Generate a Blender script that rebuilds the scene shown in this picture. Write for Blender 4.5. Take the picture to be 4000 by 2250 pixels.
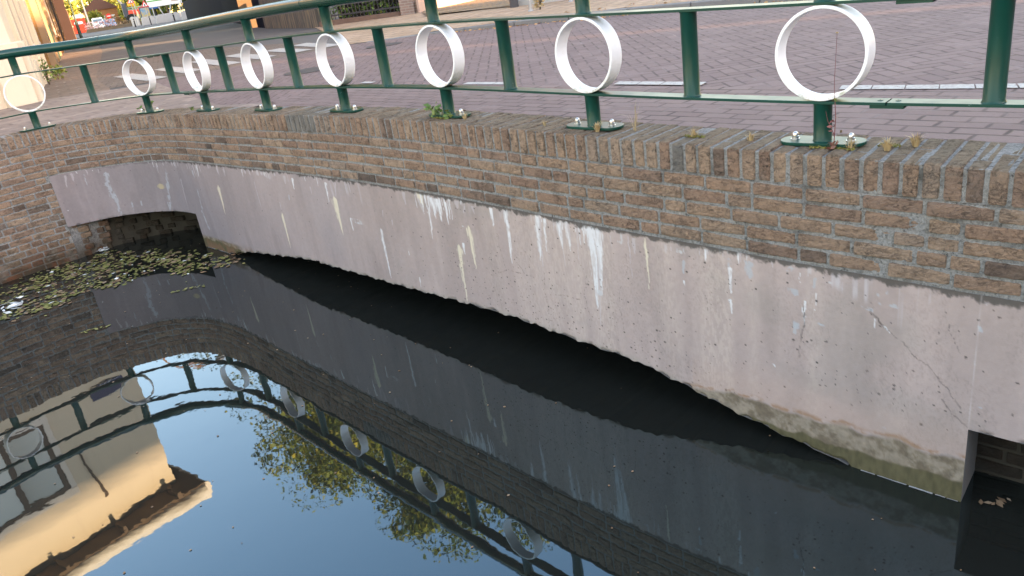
import bpy, bmesh, math, random
import numpy as np
from mathutils import Vector, Matrix, noise as mnoise
random.seed(7); rng = np.random.default_rng(7)
R = math.radians
for o in list(bpy.data.objects): bpy.data.objects.remove(o)
scene = bpy.context.scene
COL = scene.collection

# ------------------------------------------------------------------ camera, sky, sun, exposure
SUN_AZ = 127.7      # degrees clockwise from +Y
SUN_EL = 12.0
EXPOSURE = 2.93
CAM = [[0.9883,-0.0586,-0.1408],[-0.1525,-0.38,-0.9123],[0.0,0.9231,-0.3845]]   # right, down, forward
cam = bpy.data.cameras.new('camera'); cam.sensor_width = 36.0; cam.lens = 3035.0/4000*36; cam.clip_end = 3000; cam.clip_start = .05
camo = bpy.data.objects.new('camera', cam); COL.objects.link(camo); scene.camera = camo
rt, dn, fw = [Vector(c).normalized() for c in CAM]
M = Matrix.Identity(4)
for i in range(3): M[i][0] = rt[i]; M[i][1] = -dn[i]; M[i][2] = -fw[i]
M[0][3], M[1][3], M[2][3] = 0, 0, 0.813
camo.matrix_world = M
scene.world = bpy.data.worlds.new('World'); scene.world.use_nodes = True
wn = scene.world.node_tree.nodes; wl = scene.world.node_tree.links
sky = wn.new('ShaderNodeTexSky'); sky.sky_type = 'NISHITA'; sky.sun_disc = False
sky.sun_elevation = R(SUN_EL); sky.sun_rotation = R(SUN_AZ); sky.air_density = 1.4; sky.dust_density = .8; sky.ozone_density = .4
wt = wn.new('ShaderNodeMix'); wt.data_type = 'RGBA'; wt.blend_type = 'MULTIPLY'; wt.inputs[0].default_value = 1; wt.inputs[7].default_value = (1.06, .96, 1.0, 1)
wl.new(sky.outputs[0], wt.inputs[6]); wl.new(wt.outputs[2], wn['Background'].inputs[0]); wn['Background'].inputs[1].default_value = 0.15
sl = bpy.data.lights.new('sun', 'SUN'); sl.energy = 4.3; sl.angle = R(.6); sl.color = (1, .60, .31)
so = bpy.data.objects.new('sun', sl); COL.objects.link(so)
sd = Vector((math.sin(R(SUN_AZ))*math.cos(R(SUN_EL)), math.cos(R(SUN_AZ))*math.cos(R(SUN_EL)), math.sin(R(SUN_EL))))
so.rotation_euler = sd.to_track_quat('Z', 'Y').to_euler()
scene.view_settings.view_transform = 'Standard'; scene.view_settings.look = 'None'
scene.view_settings.exposure = EXPOSURE; scene.view_settings.gamma = 1
scene.render.resolution_x = 1024; scene.render.resolution_y = 576

# ------------------------------------------------------------------ helpers
def tag(o, label=None, cat=None, group=None, kind=None):
    if label: o['label'] = label
    if cat: o['category'] = cat
    if group: o['group'] = group
    if kind: o['kind'] = kind
    return o
def thing(name, loc, label, cat, group=None):
    o = bpy.data.objects.new(name, None); COL.objects.link(o); o.location = loc
    o.empty_display_size = .1
    return tag(o, label, cat, group)
def link(name, me, mats, parent=None, smooth=False):
    if not isinstance(mats, (list, tuple)): mats = [mats]
    for m in mats: me.materials.append(m)
    o = bpy.data.objects.new(name, me); COL.objects.link(o)
    if parent is not None:
        o.parent = parent
        o.matrix_parent_inverse = Matrix.Translation(-Vector(parent.location)) if parent.type == 'EMPTY' else Matrix.Identity(4)
        if parent.type != 'EMPTY' and parent.parent is not None: o.matrix_parent_inverse = parent_world(parent).inverted()
    if smooth: me.polygons.foreach_set('use_smooth', [True]*len(me.polygons))
    return o
def parent_world(o):
    m = o.matrix_parent_inverse @ o.matrix_basis
    if o.parent is not None: m = parent_world(o.parent) @ m
    else: m = Matrix.Translation(o.location)
    return m
class MB:
    def __init__(s): s.v = []; s.f = []; s.mi = []; s.m = 0; s.col = []; s.c = (0, 0, 0)
    def add(s, vs, fs):
        b = len(s.v); s.v += [tuple(v) for v in vs]
        for f in fs: s.f.append([b+i for i in f]); s.mi.append(s.m); s.col.append(s.c)
    def box(s, c, sz, ax=None, taper=1.0):
        ax = ax or ((1,0,0),(0,1,0),(0,0,1)); ax = [Vector(a) for a in ax]; c = Vector(c)
        vs = []
        for k in (-1, 1):
            t = 1 if k < 0 else taper
            for j in (-1, 1):
                for i in (-1, 1): vs.append(c + ax[0]*i*sz[0]/2*t + ax[1]*j*sz[1]/2*t + ax[2]*k*sz[2]/2)
        s.add(vs, [(0,2,3,1),(4,5,7,6),(0,1,5,4),(2,6,7,3),(0,4,6,2),(1,3,7,5)])
    def tube(s, pts, r, n=12, caps=True):
        pts = [Vector(p) for p in pts]; rs = r if isinstance(r, (list, tuple)) else [r]*len(pts)
        vs = []; fs = []; up = Vector((0,0,1)); last = None
        for i, p in enumerate(pts):
            d = (pts[min(i+1, len(pts)-1)] - pts[max(i-1, 0)]).normalized()
            a = d.cross(up) if last is None else last - d*last.dot(d)
            if a.length < 1e-3: a = d.cross(Vector((1,0,0)))
            a.normalize(); last = a; b = d.cross(a)
            for k in range(n):
                t = 2*math.pi*k/n; vs.append(p + (a*math.cos(t)+b*math.sin(t))*rs[i])
        for i in range(len(pts)-1):
            for k in range(n): fs.append((i*n+k, i*n+(k+1)%n, (i+1)*n+(k+1)%n, (i+1)*n+k))
        if caps: fs.append(list(range(n))[::-1]); fs.append([(len(pts)-1)*n+k for k in range(n)])
        s.add(vs, fs)
    def lathe(s, c, prof, n=16):
        c = Vector(c); vs = []; fs = []
        for r, z in prof:
            for k in range(n): t = 2*math.pi*k/n; vs.append(c+Vector((r*math.cos(t), r*math.sin(t), z)))
        for i in range(len(prof)-1):
            for k in range(n): fs.append((i*n+k, i*n+(k+1)%n, (i+1)*n+(k+1)%n, (i+1)*n+k))
        s.add(vs, fs)
    def prism(s, poly, axis_pts):   # extrude list of 3D pts by vector
        n = len(poly); d = Vector(axis_pts)
        vs = [Vector(p) for p in poly] + [Vector(p)+d for p in poly]
        s.add(vs, [list(range(n))[::-1], list(range(n, 2*n))] + [(i, (i+1)%n, n+(i+1)%n, n+i) for i in range(n)])
    def build(s, name, mats, parent=None, smooth=False, bevel=0, attr=False):
        me = bpy.data.meshes.new(name); me.from_pydata(s.v, [], s.f); me.update()
        me.polygons.foreach_set('material_index', s.mi)
        if attr:
            a = me.attributes.new('tint', 'FLOAT_VECTOR', 'FACE'); a.data.foreach_set('vector', np.array(s.col, dtype=np.float32).ravel())
        bm = bmesh.new(); bm.from_mesh(me); bmesh.ops.recalc_face_normals(bm, faces=bm.faces); bm.to_mesh(me); bm.free()
        o = link(name, me, mats, parent, smooth)
        if smooth and bevel == 0 and hasattr(me, 'set_sharp_from_angle'): me.set_sharp_from_angle(angle=R(40))
        if bevel:
            m = o.modifiers.new('bevel', 'BEVEL'); m.width = bevel; m.segments = 2; m.limit_method = 'ANGLE'; m.angle_limit = R(50)
        return o

class NT:
    def __init__(s, name, rough=.8, spec=.3):
        s.mat = bpy.data.materials.new(name); s.mat.use_nodes = True; s.t = s.mat.node_tree; s.n = s.t.nodes; s.l = s.t.links
        s.p = s.n['Principled BSDF']; s.p.inputs['Roughness'].default_value = rough; s.p.inputs['Specular IOR Level'].default_value = spec
    def put(s, sock, v):
        if isinstance(v, bpy.types.NodeSocket): s.l.new(v, sock)
        elif isinstance(v, (tuple, list)) and len(v) == 3 and sock.type == 'RGBA': sock.default_value = (*v, 1)
        else: sock.default_value = v
    def m(s, op, a, b=0.0, c=None, clamp=False):
        n = s.n.new('ShaderNodeMath'); n.operation = op; n.use_clamp = clamp; s.put(n.inputs[0], a); s.put(n.inputs[1], b)
        if c is not None: s.put(n.inputs[2], c)
        return n.outputs[0]
    def mix(s, f, a, b, mode='MIX'):
        n = s.n.new('ShaderNodeMix'); n.data_type = 'RGBA'; n.blend_type = mode
        s.put(n.inputs[0], f); s.put(n.inputs[6], a); s.put(n.inputs[7], b); return n.outputs[2]
    def ramp(s, f, stops, interp='LINEAR'):
        n = s.n.new('ShaderNodeValToRGB'); n.color_ramp.interpolation = interp; e = n.color_ramp.elements
        while len(e) < len(stops): e.new(.5)
        for el, (p, c) in zip(e, stops): el.position = p; el.color = (*c, 1) if not isinstance(c, (int, float)) else (c, c, c, 1)
        s.put(n.inputs[0], f); return n.outputs[0]
    def noise(s, scale, detail=4, rough=.6, vec=None, dist=0.0, out=0):
        n = s.n.new('ShaderNodeTexNoise'); n.inputs['Scale'].default_value = scale; n.inputs['Detail'].default_value = detail
        n.inputs['Roughness'].default_value = rough; n.inputs['Distortion'].default_value = dist
        s.l.new(vec if vec is not None else s.pos(), n.inputs['Vector']); return n.outputs[out]
    def voro(s, scale, vec=None, feature='F1', out=0):
        n = s.n.new('ShaderNodeTexVoronoi'); n.feature = feature; n.inputs['Scale'].default_value = scale
        s.l.new(vec if vec is not None else s.pos(), n.inputs['Vector']); return n.outputs[out]
    def pos(s):
        if not hasattr(s, '_p'): s._p = s.n.new('ShaderNodeNewGeometry').outputs['Position']
        return s._p
    def attr(s, name, out='Vector'):
        n = s.n.new('ShaderNodeAttribute'); n.attribute_name = name; return n.outputs[out]
    def map(s, vec=None, scale=(1,1,1), rot=(0,0,0), loc=(0,0,0)):
        n = s.n.new('ShaderNodeMapping'); s.l.new(vec if vec is not None else s.pos(), n.inputs[0])
        n.inputs['Scale'].default_value = scale; n.inputs['Rotation'].default_value = rot; n.inputs['Location'].default_value = loc; return n.outputs[0]
    def sep(s, v):
        n = s.n.new('ShaderNodeSeparateXYZ'); s.l.new(v, n.inputs[0]); return n.outputs
    def comb(s, x, y, z=0.0):
        n = s.n.new('ShaderNodeCombineXYZ'); s.put(n.inputs[0], x); s.put(n.inputs[1], y); s.put(n.inputs[2], z); return n.outputs[0]
    def bump(s, h, strength=.5, dist=.01, prev=None):
        n = s.n.new('ShaderNodeBump'); n.inputs['Strength'].default_value = strength; n.inputs['Distance'].default_value = dist
        s.put(n.inputs['Height'], h)
        if prev is not None: s.l.new(prev, n.inputs['Normal'])
        s.l.new(n.outputs[0], s.p.inputs['Normal']); return n.outputs[0]
    def base(s, c): s.put(s.p.inputs['Base Color'], c)
    def hsv(s, c, h=.5, sa=1.0, v=1.0):
        n = s.n.new('ShaderNodeHueSaturation'); s.put(n.inputs['Color'], c); s.put(n.inputs['Hue'], h); s.put(n.inputs['Saturation'], sa); s.put(n.inputs['Value'], v); return n.outputs[0]
def plain(name, c, rough=.7, var=.25, scale=6, spec=.3, bump=0.0, metal=0.0):
    t = NT(name, rough, spec); n = t.noise(scale, 5)
    t.base(t.hsv(tuple(c), v=t.m('ADD', t.m('MULTIPLY', n, var*2), 1-var)))
    t.p.inputs['Metallic'].default_value = metal
    if bump: t.bump(t.noise(scale*6, 4), bump, .01)
    return t.mat

# ------------------------------------------------------------------ rail / wall curve (plan metres; L = length along it)
W_Z = -1.44; ZR = -0.15
CP=[[-7.068,5.7092,-0.09],[-6.6585,6.1269,-0.09],[-6.249,6.5446,-0.09],[-5.8395,6.9623,-0.088],[-5.43,7.38,-0.086],[-5.03,7.81,-0.08],[-4.5192,8.1982,-0.0723],[-3.9368,8.3371,-0.0837],[-3.363,8.1915,-0.082],[-2.9161,7.8333,-0.0716],[-2.5195,7.4026,-0.0561],[-2.1346,6.9634,-0.0389],[-1.7436,6.5279,-0.0226],[-1.3594,6.0947,-0.0091],[-0.9726,5.6606,0.0],[-0.5974,5.2297,0.004],[-0.2133,4.7884,0.0025],[0.1597,4.3433,-0.004],[0.5364,3.9005,-0.0147],[0.9251,3.476,-0.028],[1.3342,3.0584,-0.0418],[1.7626,2.655,-0.0535],[2.1909,2.2516,-0.062],[2.6192,1.8482,-0.07],[3.0475,1.4447,-0.075]]
SS0=6

m_ = 30; P=[]; ZZ=[]; SS=[]
cp = np.array(CP); Xe = np.vstack([2*cp[0]-cp[1], cp, 2*cp[-1]-cp[-2]])
for i in range(len(cp)-1):
    for t in np.linspace(0, 1, m_, endpoint=False):
        b = np.array([-t+2*t*t-t**3, 2-5*t*t+3*t**3, t+4*t*t-3*t**3, -t*t+t**3])/2
        v = b@Xe[i:i+4]; P.append(v[:2]); ZZ.append(v[2]); SS.append(i+t-SS0)
P = np.array(P); ZZ = np.array(ZZ); SS = np.array(SS)
T_ = np.gradient(P, axis=0); T_ /= np.linalg.norm(T_, axis=1)[:, None]
k_ = np.ones(9)/9; T_ = np.stack([np.convolve(np.pad(T_[:, i], 4, mode='edge'), k_, 'valid') for i in (0, 1)], 1); T_ /= np.linalg.norm(T_, axis=1)[:, None]
AL = np.r_[0, np.cumsum(np.linalg.norm(np.diff(P, axis=0), axis=1))]; AL -= np.interp(0, SS, AL)
N_ = np.stack([T_[:, 1], -T_[:, 0]], 1)
L_MIN, L_MAX = AL[0], AL[-1]
def LofS(s): return float(np.interp(s, SS, AL))
def at(L, off, z=0.0):
    """points on the curve: L along, off towards the water, z above the coping top"""
    L = np.asarray(L, float); x = np.interp(L, AL, P[:, 0]) + np.interp(L, AL, N_[:, 0])*off
    y = np.interp(L, AL, P[:, 1]) + np.interp(L, AL, N_[:, 1])*off
    return np.stack([x, y, np.interp(L, AL, ZZ) + z + 0*x], -1)
def tn(L):
    t = Vector((float(np.interp(L, AL, T_[:, 0])), float(np.interp(L, AL, T_[:, 1])), 0)).normalized()
    return t, Vector((t.y, -t.x, 0))
def FO(L): return np.interp(np.interp(L, AL, SS), [13, 14.3, 15, 15.6], [.146, .175, .205, .22])   # wall front, from the rail line
def zc(L): return float(np.interp(L, AL, ZZ))

# ------------------------------------------------------------------ materials of the bridge
def brick_mat(name='brick', recess_shade=1.0):
    t = NT(name, .88, .2)
    a = t.sep(t.attr('tint'))
    base = t.ramp(a[0], [(0, (.15,.108,.088)), (.1, (.24,.165,.125)), (.35, (.35,.228,.165)), (.6, (.41,.272,.188)), (.8, (.47,.325,.225)), (1, (.39,.29,.225))])
    n1 = t.noise(28, 6, .7); n2 = t.noise(140, 4, .7); n3 = t.noise(5, 3)
    c = t.hsv(base, v=t.m('ADD', .05, t.m('MULTIPLY', t.m('ADD', t.m('MULTIPLY', n1, .55), t.m('MULTIPLY', t.noise(60, 8, .85, vec=t.map(scale=(1, 1, 1.7)), dist=1.0), .9)), 1.42)))
    c = t.mix(t.m('MULTIPLY', t.ramp(n2, [(.55, 0), (.8, 1)]), .35), c, (.40,.29,.19))
    # black crusts and lichen on top surfaces
    c = t.mix(t.m('MULTIPLY', t.ramp(t.noise(42, 7, .75, dist=.6), [(.5, 0), (.66, 1)]), t.m('ADD', .5, t.m('MULTIPLY', a[1], .3))), c, (.03,.028,.026))
    c = t.mix(t.m('MULTIPLY', t.ramp(t.noise(11, 6, .7), [(.58, 0), (.75, 1)]), t.m('MULTIPLY', a[1], .6)), c, (.27,.265,.22))
    c = t.mix(a[2], c, t.mix(n1, (.28,.27,.25), (.19,.185,.17)))
    gn = t.n.new('ShaderNodeNewGeometry'); nz = t.sep(gn.outputs['True Normal'])[2]
    top = t.m('MULTIPLY', t.ramp(nz, [(.6, 0), (.85, 1)]), a[1])
    flk = t.noise(30, 7, .75, vec=t.map(rot=(0,0,R(-20)), scale=(1, 2.4, 1)), dist=1.0)
    tc = t.ramp(flk, [(.32, (.06,.05,.04)), (.43, (.20,.16,.115)), (.52, (.35,.27,.185)), (.62, (.29,.25,.19)), (.72, (.42,.34,.24))])
    c = t.mix(t.m('MULTIPLY', top, .8), c, t.mix(a[0], tc, t.hsv(tc, v=.72)))
    # waterside dirt: wet brown/green band near the water line
    z = t.sep(t.pos())[2]; zz = t.m('ADD', z, t.m('MULTIPLY', t.noise(3, 4), .16))
    g = t.ramp(t.m('MULTIPLY', t.m('ADD', zz, 1.5), 1.6), [(.0, 1), (.3, .95), (.5, .45), (.95, 0)])
    c = t.mix(g, c, t.mix(t.ramp(t.noise(6, 5), [(.45, 0), (.62, 1)]), (.075,.055,.035), (.16,.062,.028)))
    c = t.mix(t.m('MULTIPLY', t.ramp(t.noise(2.2, 6, .7), [(.55, 0), (.75, 1)]), t.ramp(t.m('ADD', zz, 1.3), [(.1, 1), (.75, 0)])), c, (.30,.28,.24))
    rd = t.m('ABSOLUTE', t.m('SUBTRACT', t.noise(24, 6, .65, vec=t.map(scale=(1, 1, 2.6)), dist=.8), .5))
    crk = t.m('MULTIPLY', t.ramp(rd, [(.006, 1), (.028, 0)]), t.ramp(t.noise(9, 3), [(.42, 0), (.6, 1)]))
    c = t.mix(t.m('MULTIPLY', crk, .5), c, (.05,.04,.034))
    if recess_shade < 1: c = t.hsv(t.mix(.72, c, t.mix(t.ramp(t.noise(5, 6, .7), [(.4, 0), (.65, 1)]), (.09,.07,.045), (.17,.155,.125))), v=recess_shade)  # recess variant: some dirt mixed in, shade of the recess put into the colour
    t.base(c)
    h = t.m('ADD', t.m('MULTIPLY', t.noise(50, 8, .78, vec=t.map(scale=(1, 1, 1.9)), dist=1.2), 1.5), t.m('MULTIPLY', n2, .5))
    h = t.m('SUBTRACT', h, t.m('MULTIPLY', crk, .5))
    t.bump(h, 1.0, .016); return t.mat
def mortar_mat():
    t = NT('mortar', .95, .1); n = t.noise(90, 6, .8)
    c = t.ramp(n, [(.3, (.08,.077,.075)), (.42, (.265,.26,.255)), (.6, (.40,.39,.38)), (.8, (.50,.485,.475))])
    c = t.mix(t.ramp(t.noise(9, 5), [(.52, 0), (.74, .75)]), c, (.08,.075,.065))
    z = t.sep(t.pos())[2]
    g = t.ramp(t.m('MULTIPLY', t.m('ADD', t.m('ADD', z, t.m('MULTIPLY', t.noise(3, 4), .16)), 1.5), 1.6), [(.0, 1), (.3, .8), (.6, .0)])
    c = t.mix(g, c, (.10,.075,.05)); t.base(c)
    c = t.mix(t.ramp(t.noise(38, 7, .8), [(.55, 0), (.64, .8)]), c, (.04,.037,.035)); t.base(c)
    t.bump(t.m('ADD', n, t.m('MULTIPLY', t.noise(38, 5, .7), 1.2)), 1.0, .014); return t.mat
BRICK = brick_mat(); BRICK_SHADE = brick_mat('recess_shade_brick', .4); MORT = mortar_mat()

def brick(mb, L0, L1, z0, z1, f_off, depth, jit=.0022, tint=None, seg=None, cham=.004):
    """one brick following the curve; f_off = offset of its face, depth into the wall"""
    c = tint or (random.random(), 0, 0)
    rough = L0 > 2.2 and f_off > 0
    mb.c = c; n = max(3, int(round((L1-L0)/.013))) if rough else (seg or max(1, int(round((L1-L0)/.055))))
    Ls = [L0, L0+cham] + [L0+(L1-L0)*k/n for k in range(1, n)] + [L1-cham, L1]
    rings = []
    j0, j1, k0, k1 = [random.uniform(-jit, jit) for _ in range(4)]; fo = random.uniform(-.002, .0035)
    rough = L0 > 2.2 and f_off > 0; sd = random.uniform(0, 500); am = random.uniform(.5, 1.15)
    for i, L in enumerate(Ls):
        end = i in (0, len(Ls)-1); e = cham if end else 0; u = (L-L0)/(L1-L0)
        zz0 = z0 + j0*(1-u)+j1*u + random.uniform(-.001, .001); zz1 = z1 + k0*(1-u)+k1*u + random.uniform(-.0012, .0012)
        f = f_off + fo + random.uniform(-.0012, .0012)
        prof = [(-depth, zz0), (f-cham-e-f_off, zz0+e*.7), (f-e-f_off, zz0+cham+e*.7), (f-e-f_off, zz1-cham-e*.7), (f-cham-e-f_off, zz1-e*.7), (-depth, zz1-e*.3)]
        if rough:
            nz = 7 if L0 > 5 else 4; a0, b0 = prof[2]; b1 = prof[3][1]
            mid = []
            for q in range(nz+1):
                zq = b0+(b1-b0)*q/nz; v3 = Vector((L*34+sd, zq*60, sd))
                dd = mnoise.noise(v3)*.0022*am + mnoise.noise(v3*2.7)*.0018*am + .0014 - (.0018*random.random() if q in (0, nz) else 0)
                mid.append((a0+dd, zq+(mnoise.noise(v3*1.7)*.003 if q in (0, nz) else 0)))
            e0 = mnoise.noise(Vector((L*60+sd, 3, sd)))*.0022; e1 = mnoise.noise(Vector((L*60+sd, 9, sd)))*.0022
            tdd = mnoise.noise(Vector((L*40+sd, 5, 5)))*.003
            prof = [prof[0], (prof[1][0]-.002, prof[1][1]+e0)] + mid + [(prof[4][0]-.003, prof[4][1]+e1), (-depth*.5+f_off*0, prof[4][1]+tdd), prof[5]]
        rings.append([tuple(at(L, f_off+o, z)) for o, z in prof])
    m = len(rings[0]); vs = [v for r in rings for v in r]; fs = []
    for i in range(len(rings)-1):
        for k in range(m-1): fs.append((i*m+k, i*m+k+1, (i+1)*m+k+1, (i+1)*m+k))
    fs.append(tuple(range(m))); fs.append(tuple((len(rings)-1)*m+k for k in range(m))[::-1])
    mb.add(vs, fs)

def strip(mb, La, Lb, rows, step=.03, tint=(0,0,0)):
    """surface strip along the curve through a profile [(off or fn, z)]"""
    mb.c = tint; Ls = np.linspace(La, Lb, max(2, int((Lb-La)/step)+1)); vs = []; m = len(rows)
    for L in Ls:
        for o, z in rows: vs.append(tuple(at(L, o(L) if callable(o) else o, z)))
    fs = []
    for i in range(len(Ls)-1):
        for k in range(m-1): fs.append((i*m+k, (i+1)*m+k, (i+1)*m+k+1, i*m+k+1))
    mb.add(vs, fs)

# ------------------------------------------------------------------ brick parapet wall
wall = thing('brick_wall', tuple(at(5, 0, -.3)), 'weathered brown brick parapet wall curving along the canal under the green railing', 'wall')
JO = .0145; BK = -.155
mb = MB()
L = L_MIN + .05; i = 0
while L < L_MAX - .1:          # rowlock coping
    w = .053 + random.uniform(-.003, .004); tv = min(1, max(0, random.gauss(.62, .2)))
    grey = 1.0 if (4.0 < L < 4.42 or 7.42 < L < 7.56) and random.random() < .9 else (random.uniform(0, .22))
    f = float(FO(L)); split = .1 if i % 2 else .2
    zt = random.uniform(-.003, .003)
    tint = (tv, .9, grey*.85)
    d0 = random.random() < .25
    brick(mb, L, L+w, -.128, zt, f, split-.006, jit=.002, tint=tint, seg=1, cham=.005)
    brick(mb, L, L+w, -.128, zt+random.uniform(-.004, .002), f-split-.006, (f-BK)-split-.008, jit=.002, tint=(min(1, max(0, tv+random.uniform(-.3, .3))), 1.0, min(1, grey*.8+random.uniform(0, .25))), seg=1, cham=.004)
    if 7.5 < L < 9.8 and random.random() < .3:   # split bricks near the right hand end
        pass
    L += w + JO + random.uniform(-.001, .002); i += 1
coping = mb.build('coping', BRICK, wall, attr=True)
mb = MB()
FO7 = lambda L: float(FO(L))-.0048
strip(mb, L_MIN, L_MAX, [(FO7, -.133), (FO7, -.006), (lambda L: FO7(L)-.003, -.0045), (BK+.005, -.0045), (BK+.005, -.2)])
mb.build('coping_mortar', MORT, coping)
mb = MB()
L_A, L_F0, L_F1 = -.065, 1.71, 8.815      # concrete starts, foot inner edge left, foot outer edge right
CZ = -.465
REC = lambda L: (float(FO(L)) if L < L_A else float(np.interp(L, [-.065,.25,.6,1.1,1.9,2.2,9], [.14,.0,-.16,-.33,-.42,-.3,-.02])))
def course(z1, La, Lb, ff, dark=0.0, hdr=.3):
    L = La + random.uniform(-.15, 0)
    while L < Lb:
        ln = .1 if random.random() < hdr else .21
        ln += random.uniform(-.006, .006); a, b = max(L, La), min(L+ln, Lb)
        if b-a > .03:
            tv = min(1, max(0, random.gauss(.58, .19)))
            if dark and random.random() < dark: tv = random.uniform(0, .22)
            elif random.random() < .012: tv = random.uniform(0, .15)
            brick(mb, a, b, z1-.0515, z1, float(ff((a+b)/2)), .06, tint=(tv, .12, .4 if random.random() < .03 else random.uniform(0, .16)))
        L += ln + JO
for k in range(5):
    course(-.135-.0655*k-.003, L_MIN+.03, L_MAX-.03, lambda L: FO(L), dark=.3 if k == 4 else .0)
for k in range(5, 22):
    z1 = -.138-.0655*k
    course(z1, L_MIN+.03, L_A-.004, lambda L: FO(L), dark=.12)
    if z1 < -.95:
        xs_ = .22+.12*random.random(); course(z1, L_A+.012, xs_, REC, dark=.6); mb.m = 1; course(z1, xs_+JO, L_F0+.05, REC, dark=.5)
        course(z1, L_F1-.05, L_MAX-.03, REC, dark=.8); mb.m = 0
bw = mb.build('brickwork', [BRICK, BRICK_SHADE], wall, attr=True)
mb = MB()
strip(mb, L_MIN, L_MAX, [(FO7, -.13), (FO7, CZ-.012), (.05, CZ-.012)])
strip(mb, L_MIN, L_A, [(FO7, CZ-.01), (FO7, -1.75)])
RC7 = lambda L: REC(L)-.006
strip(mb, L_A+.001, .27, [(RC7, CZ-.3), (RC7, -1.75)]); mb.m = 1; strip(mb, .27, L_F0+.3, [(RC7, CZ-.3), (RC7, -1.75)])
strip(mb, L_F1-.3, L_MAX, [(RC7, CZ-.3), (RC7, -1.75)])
mb.build('mortar', [MORT, plain('recess_shade_mortar', (.045,.038,.028), .9, .4, 9)], bw)  # second mortar darkened in colour for the shade inside the recesses

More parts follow.
